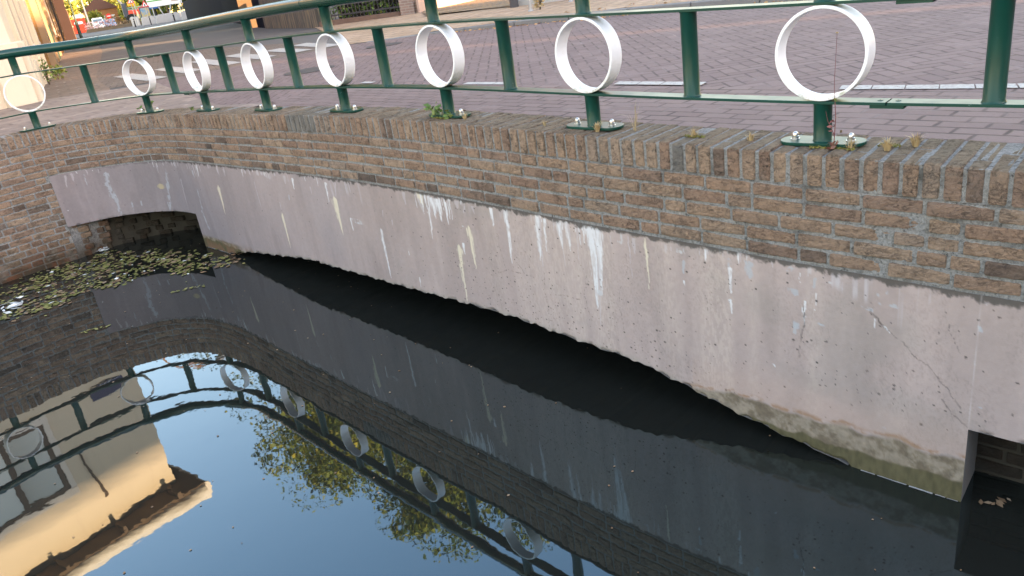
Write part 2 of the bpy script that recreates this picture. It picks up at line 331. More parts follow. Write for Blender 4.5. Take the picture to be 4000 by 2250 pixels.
# ------------------------------------------------------------------ concrete beam with its stains, cracks and algae
STREAKS=[(4.489,-0.611,4.494,-0.917,0.0801,'c'),(4.656,-0.761,4.654,-0.861,0.0355,'w'),(4.722,-0.758,4.763,-0.796,0.1063,'o'),(5.036,-0.796,5.031,-1.175,0.0326,'w'),(5.9,-0.771,5.885,-1.183,0.058,'c'),(5.952,-0.758,5.946,-0.834,0.023,'w'),(6.033,-0.631,6.038,-0.917,0.058,'c'),(5.551,-0.459,5.592,-0.615,0.0458,'t'),(5.581,-0.456,5.594,-0.558,0.0904,'c'),(5.663,-0.484,5.632,-0.779,0.0329,'w'),(5.702,-0.489,5.712,-0.628,0.0591,'w'),(5.759,-0.492,5.766,-0.64,0.0657,'w'),(5.833,-0.502,5.835,-0.65,0.0361,'w'),(5.407,-0.483,5.402,-0.571,0.0397,'t'),(5.944,-0.48,5.957,-0.532,0.0699,'t'),(6.032,-0.505,6.006,-0.553,0.0275,'t'),(6.113,-0.495,6.113,-0.548,0.0334,'t'),(6.277,-0.487,6.273,-0.6,0.0377,'w'),(6.408,-0.479,6.388,-0.81,0.0408,'w'),(6.654,-0.476,6.638,-0.747,0.0495,'w'),(6.674,-0.473,6.65,-0.792,0.0219,'t'),(6.71,-0.492,6.696,-0.686,0.0238,'w'),(6.778,-0.483,6.776,-0.555,0.0168,'t'),(6.818,-0.485,6.823,-0.644,0.0461,'w'),(6.828,-0.515,6.826,-0.758,0.0144,'t'),(6.868,-0.486,6.881,-0.651,0.0262,'w'),(6.951,-0.483,6.931,-0.694,0.0155,'t'),(7.044,-0.493,7.031,-0.956,0.0694,'w'),(7.019,-0.504,7.048,-0.639,0.0376,'w'),(7.094,-0.493,7.07,-0.874,0.0455,'w'),(7.071,-0.635,7.04,-1.08,0.0243,'t'),(7.05,-0.845,7.055,-0.877,0.0384,'o'),(7.162,-0.521,7.162,-0.597,0.0143,'t'),(7.229,-0.504,7.227,-0.557,0.0302,'o'),(7.308,-0.515,7.304,-0.597,0.0334,'t'),(7.374,-0.506,7.379,-0.783,0.0196,'c'),(7.274,-0.513,7.277,-0.738,0.0119,'t'),(4.416,-0.51,4.397,-0.676,0.0284,'w'),(4.556,-0.497,4.514,-0.62,0.0197,'t'),(5.392,-1.099,5.387,-1.175,0.0167,'w'),(4.17,-0.566,4.17,-0.633,0.0172,'t'),(5.973,-0.626,5.978,-0.648,0.017,'o'),(5.11,-0.646,5.1,-0.698,0.0141,'t'),(5.323,-0.913,5.328,-0.949,0.0101,'w'),(5.206,-0.705,5.195,-0.747,0.0137,'t'),(0.523,-0.609,0.496,-0.754,0.0816,'b'),(0.508,-0.743,0.524,-0.902,0.0605,'b'),(0.537,-0.852,0.534,-1.084,0.055,'b'),(0.706,-0.953,0.699,-1.085,0.0237,'b'),(1.221,-0.581,1.211,-0.669,0.0208,'t'),(1.358,-0.65,1.206,-1.076,0.0626,'b'),(1.181,-0.815,1.184,-0.828,0.1039,'y'),(1.945,-0.555,1.928,-0.688,0.0404,'b'),(2.072,-0.552,2.048,-0.675,0.0293,'w'),(2.443,-0.719,2.413,-1.011,0.0714,'c'),(1.913,-0.817,1.883,-1.044,0.0346,'b'),(1.863,-1.033,1.908,-1.231,0.0459,'b'),(1.618,-0.727,1.573,-1.059,0.0208,'t'),(3.595,-0.754,3.587,-0.829,0.0171,'t'),(3.586,-0.85,3.571,-1.181,0.0516,'c'),(3.919,-0.519,3.904,-0.615,0.0275,'w'),(3.79,-0.511,3.783,-0.581,0.0604,'t'),(2.665,-0.546,2.667,-0.618,0.0316,'t'),(0.284,-0.587,0.281,-0.702,0.0193,'b'),(0.17,-0.551,0.163,-0.639,0.0353,'t'),(0.453,-0.56,0.45,-0.604,0.0103,'t'),(0.097,-0.561,0.071,-0.683,0.0302,'t'),(3.055,-0.487,3.036,-0.596,0.0326,'t'),(0.832,-0.952,0.826,-1.005,0.0216,'b'),(3.224,-0.612,3.225,-0.882,0.0181,'t'),(3.786,-0.672,3.78,-0.723,0.0205,'b'),(-0.001,-0.913,0.0,-0.926,0.0142,'w'),(7.582,-0.589,7.581,-0.657,0.0185,'b'),(7.579,-0.693,7.581,-0.719,0.0108,'w'),(7.823,-0.537,7.824,-0.581,0.0166,'b'),(7.826,-0.581,7.827,-0.711,0.0249,'w'),(7.824,-0.74,7.829,-0.813,0.0239,'w'),(7.92,-0.537,7.921,-0.617,0.0393,'b'),(7.9,-0.534,7.903,-0.554,0.0199,'b'),(7.707,-0.509,7.703,-0.575,0.0174,'w'),(7.573,-0.527,7.572,-0.555,0.0457,'o'),(7.671,-0.511,7.676,-0.552,0.0118,'t'),(8.109,-0.531,8.097,-0.553,0.03,'b'),(8.146,-0.547,8.147,-0.601,0.0059,'w'),(8.212,-0.561,8.205,-0.609,0.0205,'b'),(8.215,-0.627,8.21,-0.708,0.0138,'w'),(8.169,-0.675,8.165,-0.808,0.0083,'w'),(8.155,-0.71,8.167,-0.741,0.0084,'w'),(8.275,-0.565,8.276,-0.571,0.0111,'o'),(8.115,-0.627,8.127,-0.657,0.0362,'b'),(8.5,-0.553,8.493,-0.584,0.0102,'b'),(8.459,-0.585,8.46,-0.597,0.0094,'b'),(8.516,-0.619,8.519,-0.633,0.0405,'b'),(8.422,-0.657,8.428,-0.665,0.0266,'b'),(8.463,-0.621,8.464,-0.63,0.0125,'b'),(8.127,-0.776,8.133,-0.815,0.0305,'b'),(8.229,-0.766,8.229,-0.776,0.0346,'b'),(8.451,-0.716,8.452,-0.734,0.0106,'b'),(7.489,-0.525,7.49,-0.568,0.0156,'t'),(7.52,-0.528,7.522,-0.556,0.0077,'t'),(8.832,-0.545,8.838,-0.555,0.0258,'t'),(7.73,-0.495,7.735,-0.528,0.0072,'t'),(8.818,-0.643,8.822,-0.659,0.011,'b'),(8.158,-0.706,8.164,-0.771,0.0097,'w'),(8.133,-0.785,8.124,-0.842,0.0308,'b'),(8.821,-0.646,8.825,-0.668,0.0125,'b'),(8.812,-0.786,8.813,-0.807,0.0055,'b'),(8.843,-0.977,8.847,-0.988,0.0184,'b'),(8.504,-1.187,8.507,-1.196,0.0222,'b'),(8.417,-0.651,8.429,-0.667,0.0323,'b'),(8.452,-0.694,8.452,-0.738,0.0096,'w'),(8.487,-0.717,8.513,-0.746,0.0138,'w'),(8.026,-1.017,8.035,-1.033,0.0174,'w'),(8.227,-0.764,8.245,-0.773,0.0409,'b')]
CRACKS=[([(8.434,-0.624),(8.437,-0.651),(8.433,-0.67),(8.45,-0.691),(8.483,-0.715),(8.505,-0.734)],0.0022),([(8.431,-0.661),(8.474,-0.714),(8.529,-0.751),(8.584,-0.806),(8.617,-0.835),(8.659,-0.852),(8.698,-0.895),(8.725,-0.925),(8.748,-0.968),(8.781,-1.009)],0.0026),([(8.719,-0.984),(8.736,-1.011),(8.764,-1.047),(8.795,-1.069),(8.815,-1.082)],0.0026),([(8.164,-0.731),(8.167,-0.791),(8.152,-0.842),(8.144,-0.9),(8.143,-0.949)],0.003),([(8.72,-0.639),(8.719,-0.687),(8.746,-0.728),(8.763,-0.772)],0.0015),([(6.242,-0.906),(6.345,-0.863),(6.416,-0.867),(6.47,-0.865),(6.591,-0.872)],0.002),([(6.43,-0.798),(6.47,-0.834),(6.482,-0.863),(6.546,-0.863)],0.0018),([(6.723,-0.944),(6.799,-0.932),(6.902,-0.935)],0.0028),([(6.304,-0.652),(6.295,-0.724),(6.313,-0.783),(6.322,-0.854)],0.0016),([(6.558,-0.68),(6.551,-0.767),(6.533,-0.814)],0.0018),([(6.655,-0.825),(6.639,-0.95),(6.649,-1.054),(6.632,-1.184)],0.0016),([(6.973,-0.78),(6.944,-0.884),(6.956,-0.973),(6.976,-1.045)],0.0016),([(7.252,-0.605),(7.257,-0.68),(7.224,-0.756),(7.185,-0.826),(7.183,-0.93),(7.193,-1.05)],0.0018),([(7.685,-0.733),(7.708,-0.786),(7.699,-0.825)],0.0015),([(8.172,-0.674),(8.161,-0.716),(8.17,-0.767),(8.161,-0.815)],0.002)]

_rs = np.random.default_rng(91)
for _a, _b, _n, _h in ((5.52, 5.9, 24, .17), (5.9, 6.2, 8, .07), (6.55, 6.72, 6, .12), (6.78, 7.12, 16, .16), (7.4, 8.4, 14, .06), (0, 2.6, 14, .09), (2.8, 4.4, 16, .09)):
    for _k in range(_n):
        _l = _rs.uniform(_a, _b); _z = -.462+float(np.interp(_l, AL, ZZ)); STREAKS.append((_l, _z, _l+_rs.normal()*.004, _z-_h*_rs.uniform(.25, 1), _rs.uniform(.006, .02), 'wt'[int(_rs.random() < .45)]))
def vnoise(x, y, seed, octaves=4, rough=.5):
    out = np.zeros_like(x); amp = 1; tot = 0
    for o in range(octaves):
        r = np.random.default_rng(seed+o); g = r.random((257, 257))
        xi = np.floor(x).astype(int); yi = np.floor(y).astype(int); fx = x-xi; fy = y-yi; fx = fx*fx*(3-2*fx); fy = fy*fy*(3-2*fy)
        G = lambda a, b: g[a % 257, b % 257]
        out += amp*((G(xi, yi)*(1-fx)+G(xi+1, yi)*fx)*(1-fy)+(G(xi, yi+1)*(1-fx)+G(xi+1, yi+1)*fx)*fy)
        tot += amp; amp *= rough; x = x*2.03+11.3; y = y*2.03+5.7
    return out/tot
def sm(a, b, x): t = np.clip((x-a)/(b-a), 0, 1); return t*t*(3-2*t)
ARCH_L = [2.0, 2.25, 2.74, 3.34, 3.82, 5.09, 6.36, 7.26, 7.86, 8.14, 8.36, 8.6]
ARCH_Z = [-1.7, -1.435, -1.342, -1.279, -1.232, -1.215, -1.178, -1.215, -1.345, -1.394, -1.435, -1.7]
def zbot(L):
    if L < L_F0: return -1.085
    if L > L_F1: return -1.092 - (L-L_F1)*.01
    z = float(np.interp(L, ARCH_L, ARCH_Z))
    if z > -1.44: z += .006*math.sin(L*31)+.004*math.sin(L*83+1) + (.02 if abs(L-3.99) < .03 else 0)
    return max(z, -1.7)
def paint(Lg, Zg):
    """colour of the concrete at length Lg, world height Zg"""
    n = vnoise(Lg*1.6, Zg*2, 1); n2 = vnoise(Lg*14, Zg*2.5, 20, 5); fine = vnoise(Lg*60, Zg*60, 40, 3)
    base = np.stack([.350+0*Lg, .280+0*Lg, .262+0*Lg], -1)*(0.80+.18*n+.18*n2+.12*fine)[..., None]
    blue = sm(.5, .75, vnoise(Lg*1.1+9, Zg*.8, 60, 3))[..., None]
    base = base*(1-blue*.18) + np.array([.24,.235,.27])*blue*.18
    zt = Zg - np.interp(Lg, AL, ZZ)      # below coping
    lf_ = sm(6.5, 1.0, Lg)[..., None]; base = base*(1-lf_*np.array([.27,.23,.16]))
    big = vnoise(Lg*2.2, Zg*1.1, 640, 3)[..., None]; base = base*(.9+.2*big); stn = sm(.5,.62,vnoise(Lg*9, Zg*1.4, 650, 3))[..., None]; base = base*(1-.07*stn)
    # darker and cooler towards the left end
    # pale pinkish scrubbed columns at the right
    col = sm(.5, .68, vnoise(Lg*5.5, Zg*.3, 80, 2))*sm(5.4, 7.2, Lg)
    sc = col*(.45+.75*sm(.45, .6, vnoise(Lg*130, Zg*36, 90, 2)))
    base += (np.array([.47,.385,.345])-base)*np.clip(sc*.55, 0, 1)[..., None]
    gz = sm(.52, .68, vnoise(Lg*2.1+4, Zg*2.6, 700, 4))*sm(4, 6, Lg); base = base*(1-gz[..., None]*np.array([.11,.08,.085]))
    spk = sm(.5, .8, vnoise(Lg*190, Zg*110, 710, 2))*sm(.4, .6, vnoise(Lg*6, Zg*4, 720, 3))*sm(5, 7, Lg); base = base*(1-.13*spk[..., None])
    # fine pale drips from the joint
    d = vnoise(Lg*38, Zg*1.2, 120, 3); reach = .03+.28*vnoise(Lg*7, 0*Zg, 140, 3)**2.5
    dr = sm(.56, .72, d)*sm(0, .35, (reach-(CZ-zt))/np.maximum(reach, .01))*.7*sm(.35,.7,vnoise(Lg*1.3,0*Zg,150,2))
    base += (np.array([.47,.43,.45])-base)*np.clip(dr, 0, 1)[..., None]
    # listed streaks
    wob = vnoise(Lg*3, Zg*40, 160, 3)-.5
    for q, (l0, z0, l1, z1, w, kd) in enumerate(STREAKS):
        z0w = z0; h = max(z0-z1, .01)
        box = (Lg > min(l0, l1)-w*1.5) & (Lg < max(l0, l1)+w*1.5) & (Zg < z0w+.04) & (Zg > z1-.05)
        if not box.any(): continue
        Lb, Zb = Lg[box], Zg[box]; v = (z0w-Zb)/h; cx = l0+(l1-l0)*np.clip(v, 0, 1) + wob[box]*.012
        if kd in 'bo': hw = w*.5*(.4+.9*vnoise(Zb*23+q*7, Zb*0+q, 170, 2)) * sm(-.08, .1, v)*sm(1.08, .85, v)
        elif kd == 'y': hw = w*.5*np.sqrt(np.clip(1-((Zb-z0)/.03)**2, 0, 1))
        elif kd == 'c': hw = w*.5*sm(-.03, .12, v)*np.clip(1.02-v, 0, 1)**.75
        else: hw = w*.5*sm(-.03, .02, v)*np.clip(1.02-v, 0, 1)**.6
        rag = vnoise(Lb*160, Zb*9, 200+q, 2); e = 1-np.abs(Lb-cx)/np.maximum(hw, 1e-4)
        a = sm(-.15, .5, e+ (rag-.5)*1.5)*(hw > .0008)*(e > -.6)
        if kd == 't': a = a*.45
        if kd in 'bo': a = a*sm(.3, .5, vnoise(Lb*50, Zb*40, 300+q, 3))*.75
        if kd == 'w': a = a*(.55+.45*sm(.35, .55, vnoise(Lb*140, Zb*30, 400+q, 2)))
        colr = {'w': (.60,.585,.60), 'c': (.58,.51,.40), 't': (.48,.44,.455), 'b': (.37,.38,.41), 'o': (.48,.47,.48), 'y': (.40,.33,.22)}[kd]
        base[box] += (np.array(colr)-base[box])*np.clip(a, 0, 1)[..., None]
    # pits: denser low down in the middle and at the right
    cell = .021; gx = np.floor(Lg/cell).astype(int); gz = np.floor(Zg/cell).astype(int); pr = np.random.default_rng(5)
    tab = pr.random((512, 512, 4)); t4 = tab[gx % 512, gz % 512]
    dens = .6*(.10*sm(4, 6.5, Lg) + .40*sm(5.3, 6.2, Lg)*sm(8.2, 6.8, Lg)*sm(-.75, -1.05, Zg+ .1*(Lg-7)) +0) + .3*np.exp(-((Lg-8.35)/.16)**2-((Zg+1.02)/.07)**2) + .3*np.exp(-((Lg-8.62)/.07)**2-((Zg+1.0)/.07)**2)+.01
    dx = (Lg/cell-gx-.2-.6*t4[..., 1])*cell; dz = (Zg/cell-gz-.2-.6*t4[..., 2])*cell; rr = .0014+.0036*t4[..., 3]**3
    pit = sm(1.3, .7, np.sqrt((dx*.8)**2+dz**2)/rr)*(t4[..., 0] < dens)
    base += (np.array([.06,.05,.046])-base)*np.clip(pit*.95, 0, 1)[..., None]
    # cracks
    for pts, w in CRACKS:
        pts = np.array(pts)
        for (a0, b0), (a1, b1) in zip(pts[:-1], pts[1:]):
            bx = (Lg > min(a0, a1)-.03) & (Lg < max(a0, a1)+.03) & (Zg > min(b0, b1)-.03) & (Zg < max(b0, b1)+.03)
            if not bx.any(): continue
            X, Y = Lg[bx], Zg[bx]; jx = (vnoise(X*45, Y*45, 500, 2)-.5)*.016
            dxy = np.array([a1-a0, b1-b0]); ll = dxy@dxy+1e-9; tt = np.clip(((X-a0)*dxy[0]+(Y-b0)*dxy[1])/ll, 0, 1)
            dist = np.hypot(X-a0-tt*dxy[0]+jx, Y-b0-tt*dxy[1]+jx*.6)
            al = sm(w*1.5, w*.5, dist)*(.15+.6*vnoise(X*30, Y*30, 510, 2))
            base[bx] += (np.array([.055,.045,.04])-base[bx])*np.clip(al, 0, 1)[..., None]
    # dirt just under the joint, ragged
    j = sm(.020, .004, (CZ-zt)+.06*(vnoise(Lg*26, Zg*22, 530, 5, .65)-.5)-.006*sm(4, 7, Lg))*sm(.5, 4, Lg+3*n)
    base += (np.array([.07,.062,.055])-base)*np.clip(j*.9, 0, 1)[..., None]
    # pale worn lower edge of the arch + algae band at the feet
    zb = np.interp(Lg, ARCH_L, ARCH_Z); edge = sm(.035, .0, Zg-zb)*((Lg > 2.2) & (Lg < 8.4))
    base += (np.array([.30,.27,.23])-base)*np.clip(edge*.5, 0, 1)[..., None]
    inf = (Lg > L_F0-.01) & (Lg < L_F1+.01)
    rg = vnoise(Lg*9, Zg*9, 540, 4)
    topb = -1.235+.02*(Lg-8.3)*0+.05*(rg-.5)          # top of the olive growth, right foot
    topb = topb - .06*sm(7.9, 7.4, Lg)
    band = sm(0, -.02, Zg-topb)*inf*np.where(Lg > 5, sm(7.25, 7.6, Lg), sm(2.7, 2.4, Lg)*sm(-1.3,-1.33,Zg))
    orange = sm(.022, .0, np.abs(Zg-topb-.004))*inf*(Lg > 7.3)*sm(.4, .62, vnoise(Lg*26, Zg*50, 550, 5, .65))
    pink = sm(.2, .0, Zg-topb-.03)*inf*(Lg > 7.6)*(Zg > topb)
    base += (np.array([.44,.31,.25])-base)*np.clip(pink*.3, 0, 1)[..., None]
    base += (np.array([.26,.15,.08])-base)*np.clip(orange*.75, 0, 1)[..., None]
    ol = np.array([.125,.098,.062]); ol2 = np.array([.085,.075,.038])
    rg2 = vnoise(Lg*24, Zg*24, 545, 5, .65); mixc = ol*(1-sm(.35, .65, rg2))[..., None] + np.array([.24,.20,.15])*sm(.35, .65, rg2)[..., None]; mixc = mixc*(.7+.6*vnoise(Lg*70, Zg*70, 546, 3))[..., None]
    base += (mixc-base)*np.clip(band*.9, 0, 1)[..., None]
    wet = sm(0, -.012, Zg-(-1.345+.05*(vnoise(Lg*12, Zg*0, 560, 3)-.5)))*inf*((Lg > 7.4)|(Lg < 2.6))
    base += (ol2*(.6+.8*vnoise(Lg*70, Zg*25, 570, 3))[..., None]-base)*np.clip(wet*.95, 0, 1)[..., None]
    lf = sm(.16, .02, Zg+1.44+.12*(rg-.5))*(Lg > 1.7)*(Lg < 3.2)      # rusty edge of the left foot
    base += (np.array([.17,.10,.06])-base)*np.clip(lf*.85*sm(.3, .6, vnoise(Lg*12, Zg*12, 580, 3)), 0, 1)[..., None]
    # faint vertical construction joint
    jn = np.exp(-((Lg-L_F1)/.0028)**2)*.45*(Zg > -1.1)*vnoise(Lg*0, Zg*20, 660, 3)
    base += (np.array([.55,.5,.5])-base)*jn[..., None]
    return np.clip(base, .01, .9)
def concrete_mat():
    t = NT('concrete', .82, .25); c = t.attr('paint', 'Color')
    n = t.noise(35, 6, .7); f = t.noise(220, 3, .6)
    t.base(t.hsv(c, v=t.m('ADD', .86, t.m('ADD', t.m('MULTIPLY', n, .18), t.m('MULTIPLY', f, .1)))))
    t.bump(t.m('ADD', n, t.m('MULTIPLY', f, .4)), .35, .004); return t.mat
CONC = concrete_mat()
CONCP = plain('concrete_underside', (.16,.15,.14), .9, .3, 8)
beam = thing('concrete_beam', tuple(at(5, .1, -.9)), 'pale pinkish grey concrete arch beam with white lime streaks below the brick wall', 'bridge beam')
def panel(name, La, Lb, dL, nz, label=None):
    Ls = np.linspace(La, Lb, int(round((Lb-La)/dL))+1); nl = len(Ls)
    zt = np.interp(Ls, AL, ZZ)+CZ; zb = np.array([zbot(min(max(l, La+1e-4), Lb-1e-4)) for l in Ls])
    v = np.linspace(0, 1, nz)[None, :]; Z = zt[:, None]*(1-v)+zb[:, None]*v; Lg = np.repeat(Ls[:, None], nz, 1)
    off = np.array([float(FO(l)) for l in Ls])[:, None]+.001 - .0012*(vnoise(Lg*3, Z*3, 600, 3)); off = off + np.zeros_like(Z)
    # chipped lower edge
    chip = sm(.018, 0, Z-zb[:, None])*sm(.45, .7, vnoise(Lg*18, Z*6, 620, 3)); off -= chip*.012
    px = np.interp(Lg, AL, P[:, 0])+np.interp(Lg, AL, N_[:, 0])*off; py = np.interp(Lg, AL, P[:, 1])+np.interp(Lg, AL, N_[:, 1])*off
    co = np.stack([px, py, Z], -1).reshape(-1, 3); nv = len(co)
    idx = np.arange(nl*nz).reshape(nl, nz)
    q = np.stack([idx[:-1, :-1], idx[:-1, 1:], idx[1:, 1:], idx[1:, :-1]], -1).reshape(-1, 4)
    me = bpy.data.meshes.new(name); me.vertices.add(nv); me.vertices.foreach_set('co', co.ravel().astype(np.float32))
    me.loops.add(q.size); me.loops.foreach_set('vertex_index', q.ravel().astype(np.int32)); me.polygons.add(len(q))
    me.polygons.foreach_set('loop_start', np.arange(0, q.size, 4, dtype=np.int32)); me.polygons.foreach_set('loop_total', np.full(len(q), 4, dtype=np.int32))
    me.update(); me.validate()
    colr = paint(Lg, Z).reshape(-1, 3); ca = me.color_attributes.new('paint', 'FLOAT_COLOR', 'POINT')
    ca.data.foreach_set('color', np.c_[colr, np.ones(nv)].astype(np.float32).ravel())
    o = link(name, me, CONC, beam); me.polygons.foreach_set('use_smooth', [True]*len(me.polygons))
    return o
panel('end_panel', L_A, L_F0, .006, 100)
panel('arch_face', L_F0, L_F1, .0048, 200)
panel('end_panel', L_F1, L_MAX, .006, 100)
mb = MB()
def under(La, Lb, back, step=.05):
    Ls = np.linspace(La, Lb, int((Lb-La)/step)+1); vs = []
    for l in Ls:
        z = zbot(min(max(l, La+1e-4), Lb-1e-4))-float(np.interp(l, AL, ZZ))
        vs += [tuple(at(l, float(FO(l)), z)), tuple(at(l, back, z))]
    mb.add(vs, [(2*i, 2*i+1, 2*i+3, 2*i+2) for i in range(len(Ls)-1)])
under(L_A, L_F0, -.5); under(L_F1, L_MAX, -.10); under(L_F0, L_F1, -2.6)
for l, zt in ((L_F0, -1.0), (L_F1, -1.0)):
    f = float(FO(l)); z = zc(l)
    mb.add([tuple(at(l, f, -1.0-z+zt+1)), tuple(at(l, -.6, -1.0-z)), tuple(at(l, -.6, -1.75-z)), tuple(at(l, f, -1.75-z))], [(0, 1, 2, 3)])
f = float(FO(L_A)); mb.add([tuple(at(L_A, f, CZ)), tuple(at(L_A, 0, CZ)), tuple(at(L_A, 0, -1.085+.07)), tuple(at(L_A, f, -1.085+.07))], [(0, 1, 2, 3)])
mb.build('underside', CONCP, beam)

mb = MB(); r_ = np.random.default_rng(77)
for La, Lb in ((8.42, L_F1-.01), (L_F0+.05, 2.28)):
    l = La
    while l < Lb:
        e = l+.02+.05*r_.random(); h_ = .004+.006*r_.random(); z_ = W_Z-zc(l)+.001
        mb.add([tuple(at(l, float(FO(l))+.002, z_)), tuple(at(min(e, Lb), float(FO(l))+.002, z_)), tuple(at(min(e, Lb), float(FO(l))+.003+h_*1.2, z_+.002)), tuple(at(l, float(FO(l))+.003+h_, z_+.002))], [(0, 1, 2, 3)]); l = e + (.03*r_.random() if r_.random() < .3 else 0)
tag(mb.build('foam_line', plain('foam', (.33,.33,.33), .8, .3, 30)), 'thin pale scum line where the concrete feet meet the water', 'foam', kind='stuff')
# ------------------------------------------------------------------ green railing with white rings
def paint_mat(name, c, rough, chips, chipc, coat=.0):
    t = NT(name, rough, .3); n = t.noise(5, 3, .5)
    cc = t.hsv(tuple(c), v=t.m('ADD', .72, t.m('MULTIPLY', n, .55)))
    ch = t.ramp(t.noise(26, 7, .75), [(chips, 0), (chips+.03, 1)]); cc = t.mix(ch, cc, chipc)
    sc = t.ramp(t.noise(5, 6, .8, vec=t.map(scale=(6, 6, 1.2))), [(.74, 0), (.82, .45)]); cc = t.mix(sc, cc, tuple(min(1, x*1.7+.03) for x in c))
    t.base(cc); t.put(t.p.inputs['Roughness'], t.m('ADD', rough-.05, t.m('MULTIPLY', t.noise(12, 3), .14)))
    t.bump(t.noise(9, 2), .05, .004); return t.mat
GREEN = paint_mat('green_paint', (.0045,.045,.033), .32, .665, (.10,.17,.15))
GREENH = paint_mat('handrail_paint', (.004,.042,.031), .18, .72, (.10,.17,.15))
GREENH.node_tree.nodes['Principled BSDF'].inputs['Specular IOR Level'].default_value = .55
def white_mat():
    t = NT('white_paint', .38, .5)
    c = t.mix(t.ramp(t.noise(9, 6, .7), [(.55, 0), (.75, .5)]), (.83,.81,.82), (.66,.64,.60))
    c = t.mix(t.ramp(t.noise(30, 8, .78), [(.685, 0), (.70, 1)]), c, (.16,.15,.13)); t.base(c)
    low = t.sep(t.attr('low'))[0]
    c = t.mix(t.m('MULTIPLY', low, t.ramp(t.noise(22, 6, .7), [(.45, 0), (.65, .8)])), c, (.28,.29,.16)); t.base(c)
    return t.mat
WHITE = white_mat(); STEEL = plain('steel', (.62,.62,.63), .28, .1, 20, metal=1.0)
ZL, ZU, ZH = .179, .539, .746
rail = thing('bridge_railing', tuple(at(5, 0, 0)), 'dark green steel railing with white rings bolted on top of the brick wall', 'railing')
sL = [LofS(s) for s in range(-6, 19)]
Lr = np.linspace(L_MIN+.02, L_MAX-.02, 260)
mb = MB(); mb.tube([tuple(at(l, 0, ZH)) for l in Lr], .045, 20); hr = mb.build('handrail', GREENH, rail, smooth=True)
SEAM = plain('seam', (.02,.04,.035), .6)
for s in (1.45, 7.6, 13.5):
    mb = MB(); l = LofS(s); t, n = tn(l); c = Vector(at(l, 0, ZH)); mb.tube([c-t*.003, c+t*.003], .0458, 20); mb.build('weld_seam', SEAM, hr)
def flat(name, z0, z1, w, La, Lb):
    mb = MB(); strip(mb, La, Lb, [(w/2, z0), (w/2, z1), (-w/2, z1), (-w/2, z0), (w/2, z0)], step=.04)
    return mb.build(name, GREEN, rail, bevel=.0015)
SPL = [LofS(s) for s in (3.5, 14.42)]; SPU = [LofS(s) for s in (2.6, 14.55)]
cuts = [L_MIN+.02]+SPL+[L_MAX-.02]
for a, b in zip(cuts[:-1], cuts[1:]): flat('lower_rail', ZL-.011, ZL, .08, a+.003, b-.003)
cuts = [L_MIN+.02]+SPU+[L_MAX-.02]
for a, b in zip(cuts[:-1], cuts[1:]): flat('middle_rail', ZU, ZU+.011, .08, a+.003, b-.003)
for lst, z in ((SPL, ZL-.011), (SPU, ZU)):
    for l in lst:
        mb = MB(); strip(mb, l-.06, l+.06, [(.034, z-.0125), (.034, z-.0005), (-.034, z-.0005), (-.034, z-.0125), (.034, z-.0125)], step=.03)
        sp = mb.build('splice_plate', GREEN, rail, bevel=.0015)
        for k in (-1, 1):
            mb = MB(); c = Vector(at(l+k*.032, 0, z+.011)); mb.lathe(c, [(.002, .0005), (.004, .0018), (.009, .0018), (.011, .0)], 12)
            if z < .3: mb.build('screw', GREEN, sp, smooth=True)
def post(name, l, z0, z1, r=.0355):
    c0 = Vector(at(l, 0, z0)); c1 = Vector(at(l, 0, z1)); mb = MB()
    mb.tube([c0, c0+Vector((0,0,.008)), c1-Vector((0,0,.008)), c1], [r+.005, r, r, r+.005], 20, caps=False)
    return mb.build(name, GREEN, rail, smooth=True)
def base_plate(l):
    t, n = tn(l); c = Vector(at(l, 0, .003)); mb = MB(); hl, hw = .170, .062; poly = []
    for k in range(24):
        a = math.pi*k/12-math.pi/2; sx = 1 if k < 12 else -1
        poly.append(c + t*(sx*(hl-hw)+hw*math.cos(a)) + n*hw*math.sin(a))
    mb.prism(poly, (0, 0, .013)); pl = mb.build('base_plate', GREEN, rail, bevel=.002)
    for k in (-1, 1):
        b = c + t*k*.112 + Vector((0, 0, .013)); mb = MB()
        mb.lathe(b, [(.0185, 0), (.0185, .003), (.015, .0035)], 16)
        mb.lathe(b, [(.0145, .003), (.0145, .013), (.0125, .0145), (.0125, .018), (.0115, .024), (.008, .029), (.004, .031), (0, .0315)], 12 if k > 0 else 12)
        mb.build('dome_nut', STEEL, pl, smooth=True)
def ring(l):
    t, n = tn(l); c = Vector(at(l, 0, (ZL+ZU)/2)); Ro = (ZU-ZL)/2-.0005; Ri = Ro-.0125; w = .04; ns = 64; vs = []; fs = []; ca = []
    prof = [(Ro-.0015, -w), (Ro, -w+.0015), (Ro, w-.0015), (Ro-.0015, w), (Ri+.0015, w), (Ri, w-.0015), (Ri, -w+.0015), (Ri+.0015, -w)]
    for k in range(ns):
        a = 2*math.pi*k/ns
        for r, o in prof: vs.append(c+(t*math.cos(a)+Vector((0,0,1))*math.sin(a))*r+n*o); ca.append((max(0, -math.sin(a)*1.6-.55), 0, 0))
    m = len(prof)
    for k in range(ns):
        for j in range(m): fs.append((k*m+j, k*m+(j+1)%m, ((k+1)%ns)*m+(j+1)%m, ((k+1)%ns)*m+j))
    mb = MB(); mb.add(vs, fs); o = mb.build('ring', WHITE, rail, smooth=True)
    a = o.data.attributes.new('low', 'FLOAT_VECTOR', 'POINT'); a.data.foreach_set('vector', np.array(ca, dtype=np.float32).ravel())
    mb = MB(); mb.box(c+Vector((0,0,Ro+.0)), (.07, .07, .004), (t, n, (0,0,1))); mb.box(c-Vector((0,0,Ro+.0)), (.06, .07, .004), (t, n, (0,0,1)))
    return o
for s in range(-6, 19):
    l = LofS(s)
    if s % 2 == 0:
        post('foot_post', l, .012, ZL-.011); base_plate(l); ring(l); post('top_post', l, ZU+.011, ZH-.035)
    else: post('baluster', l, ZL, ZU)

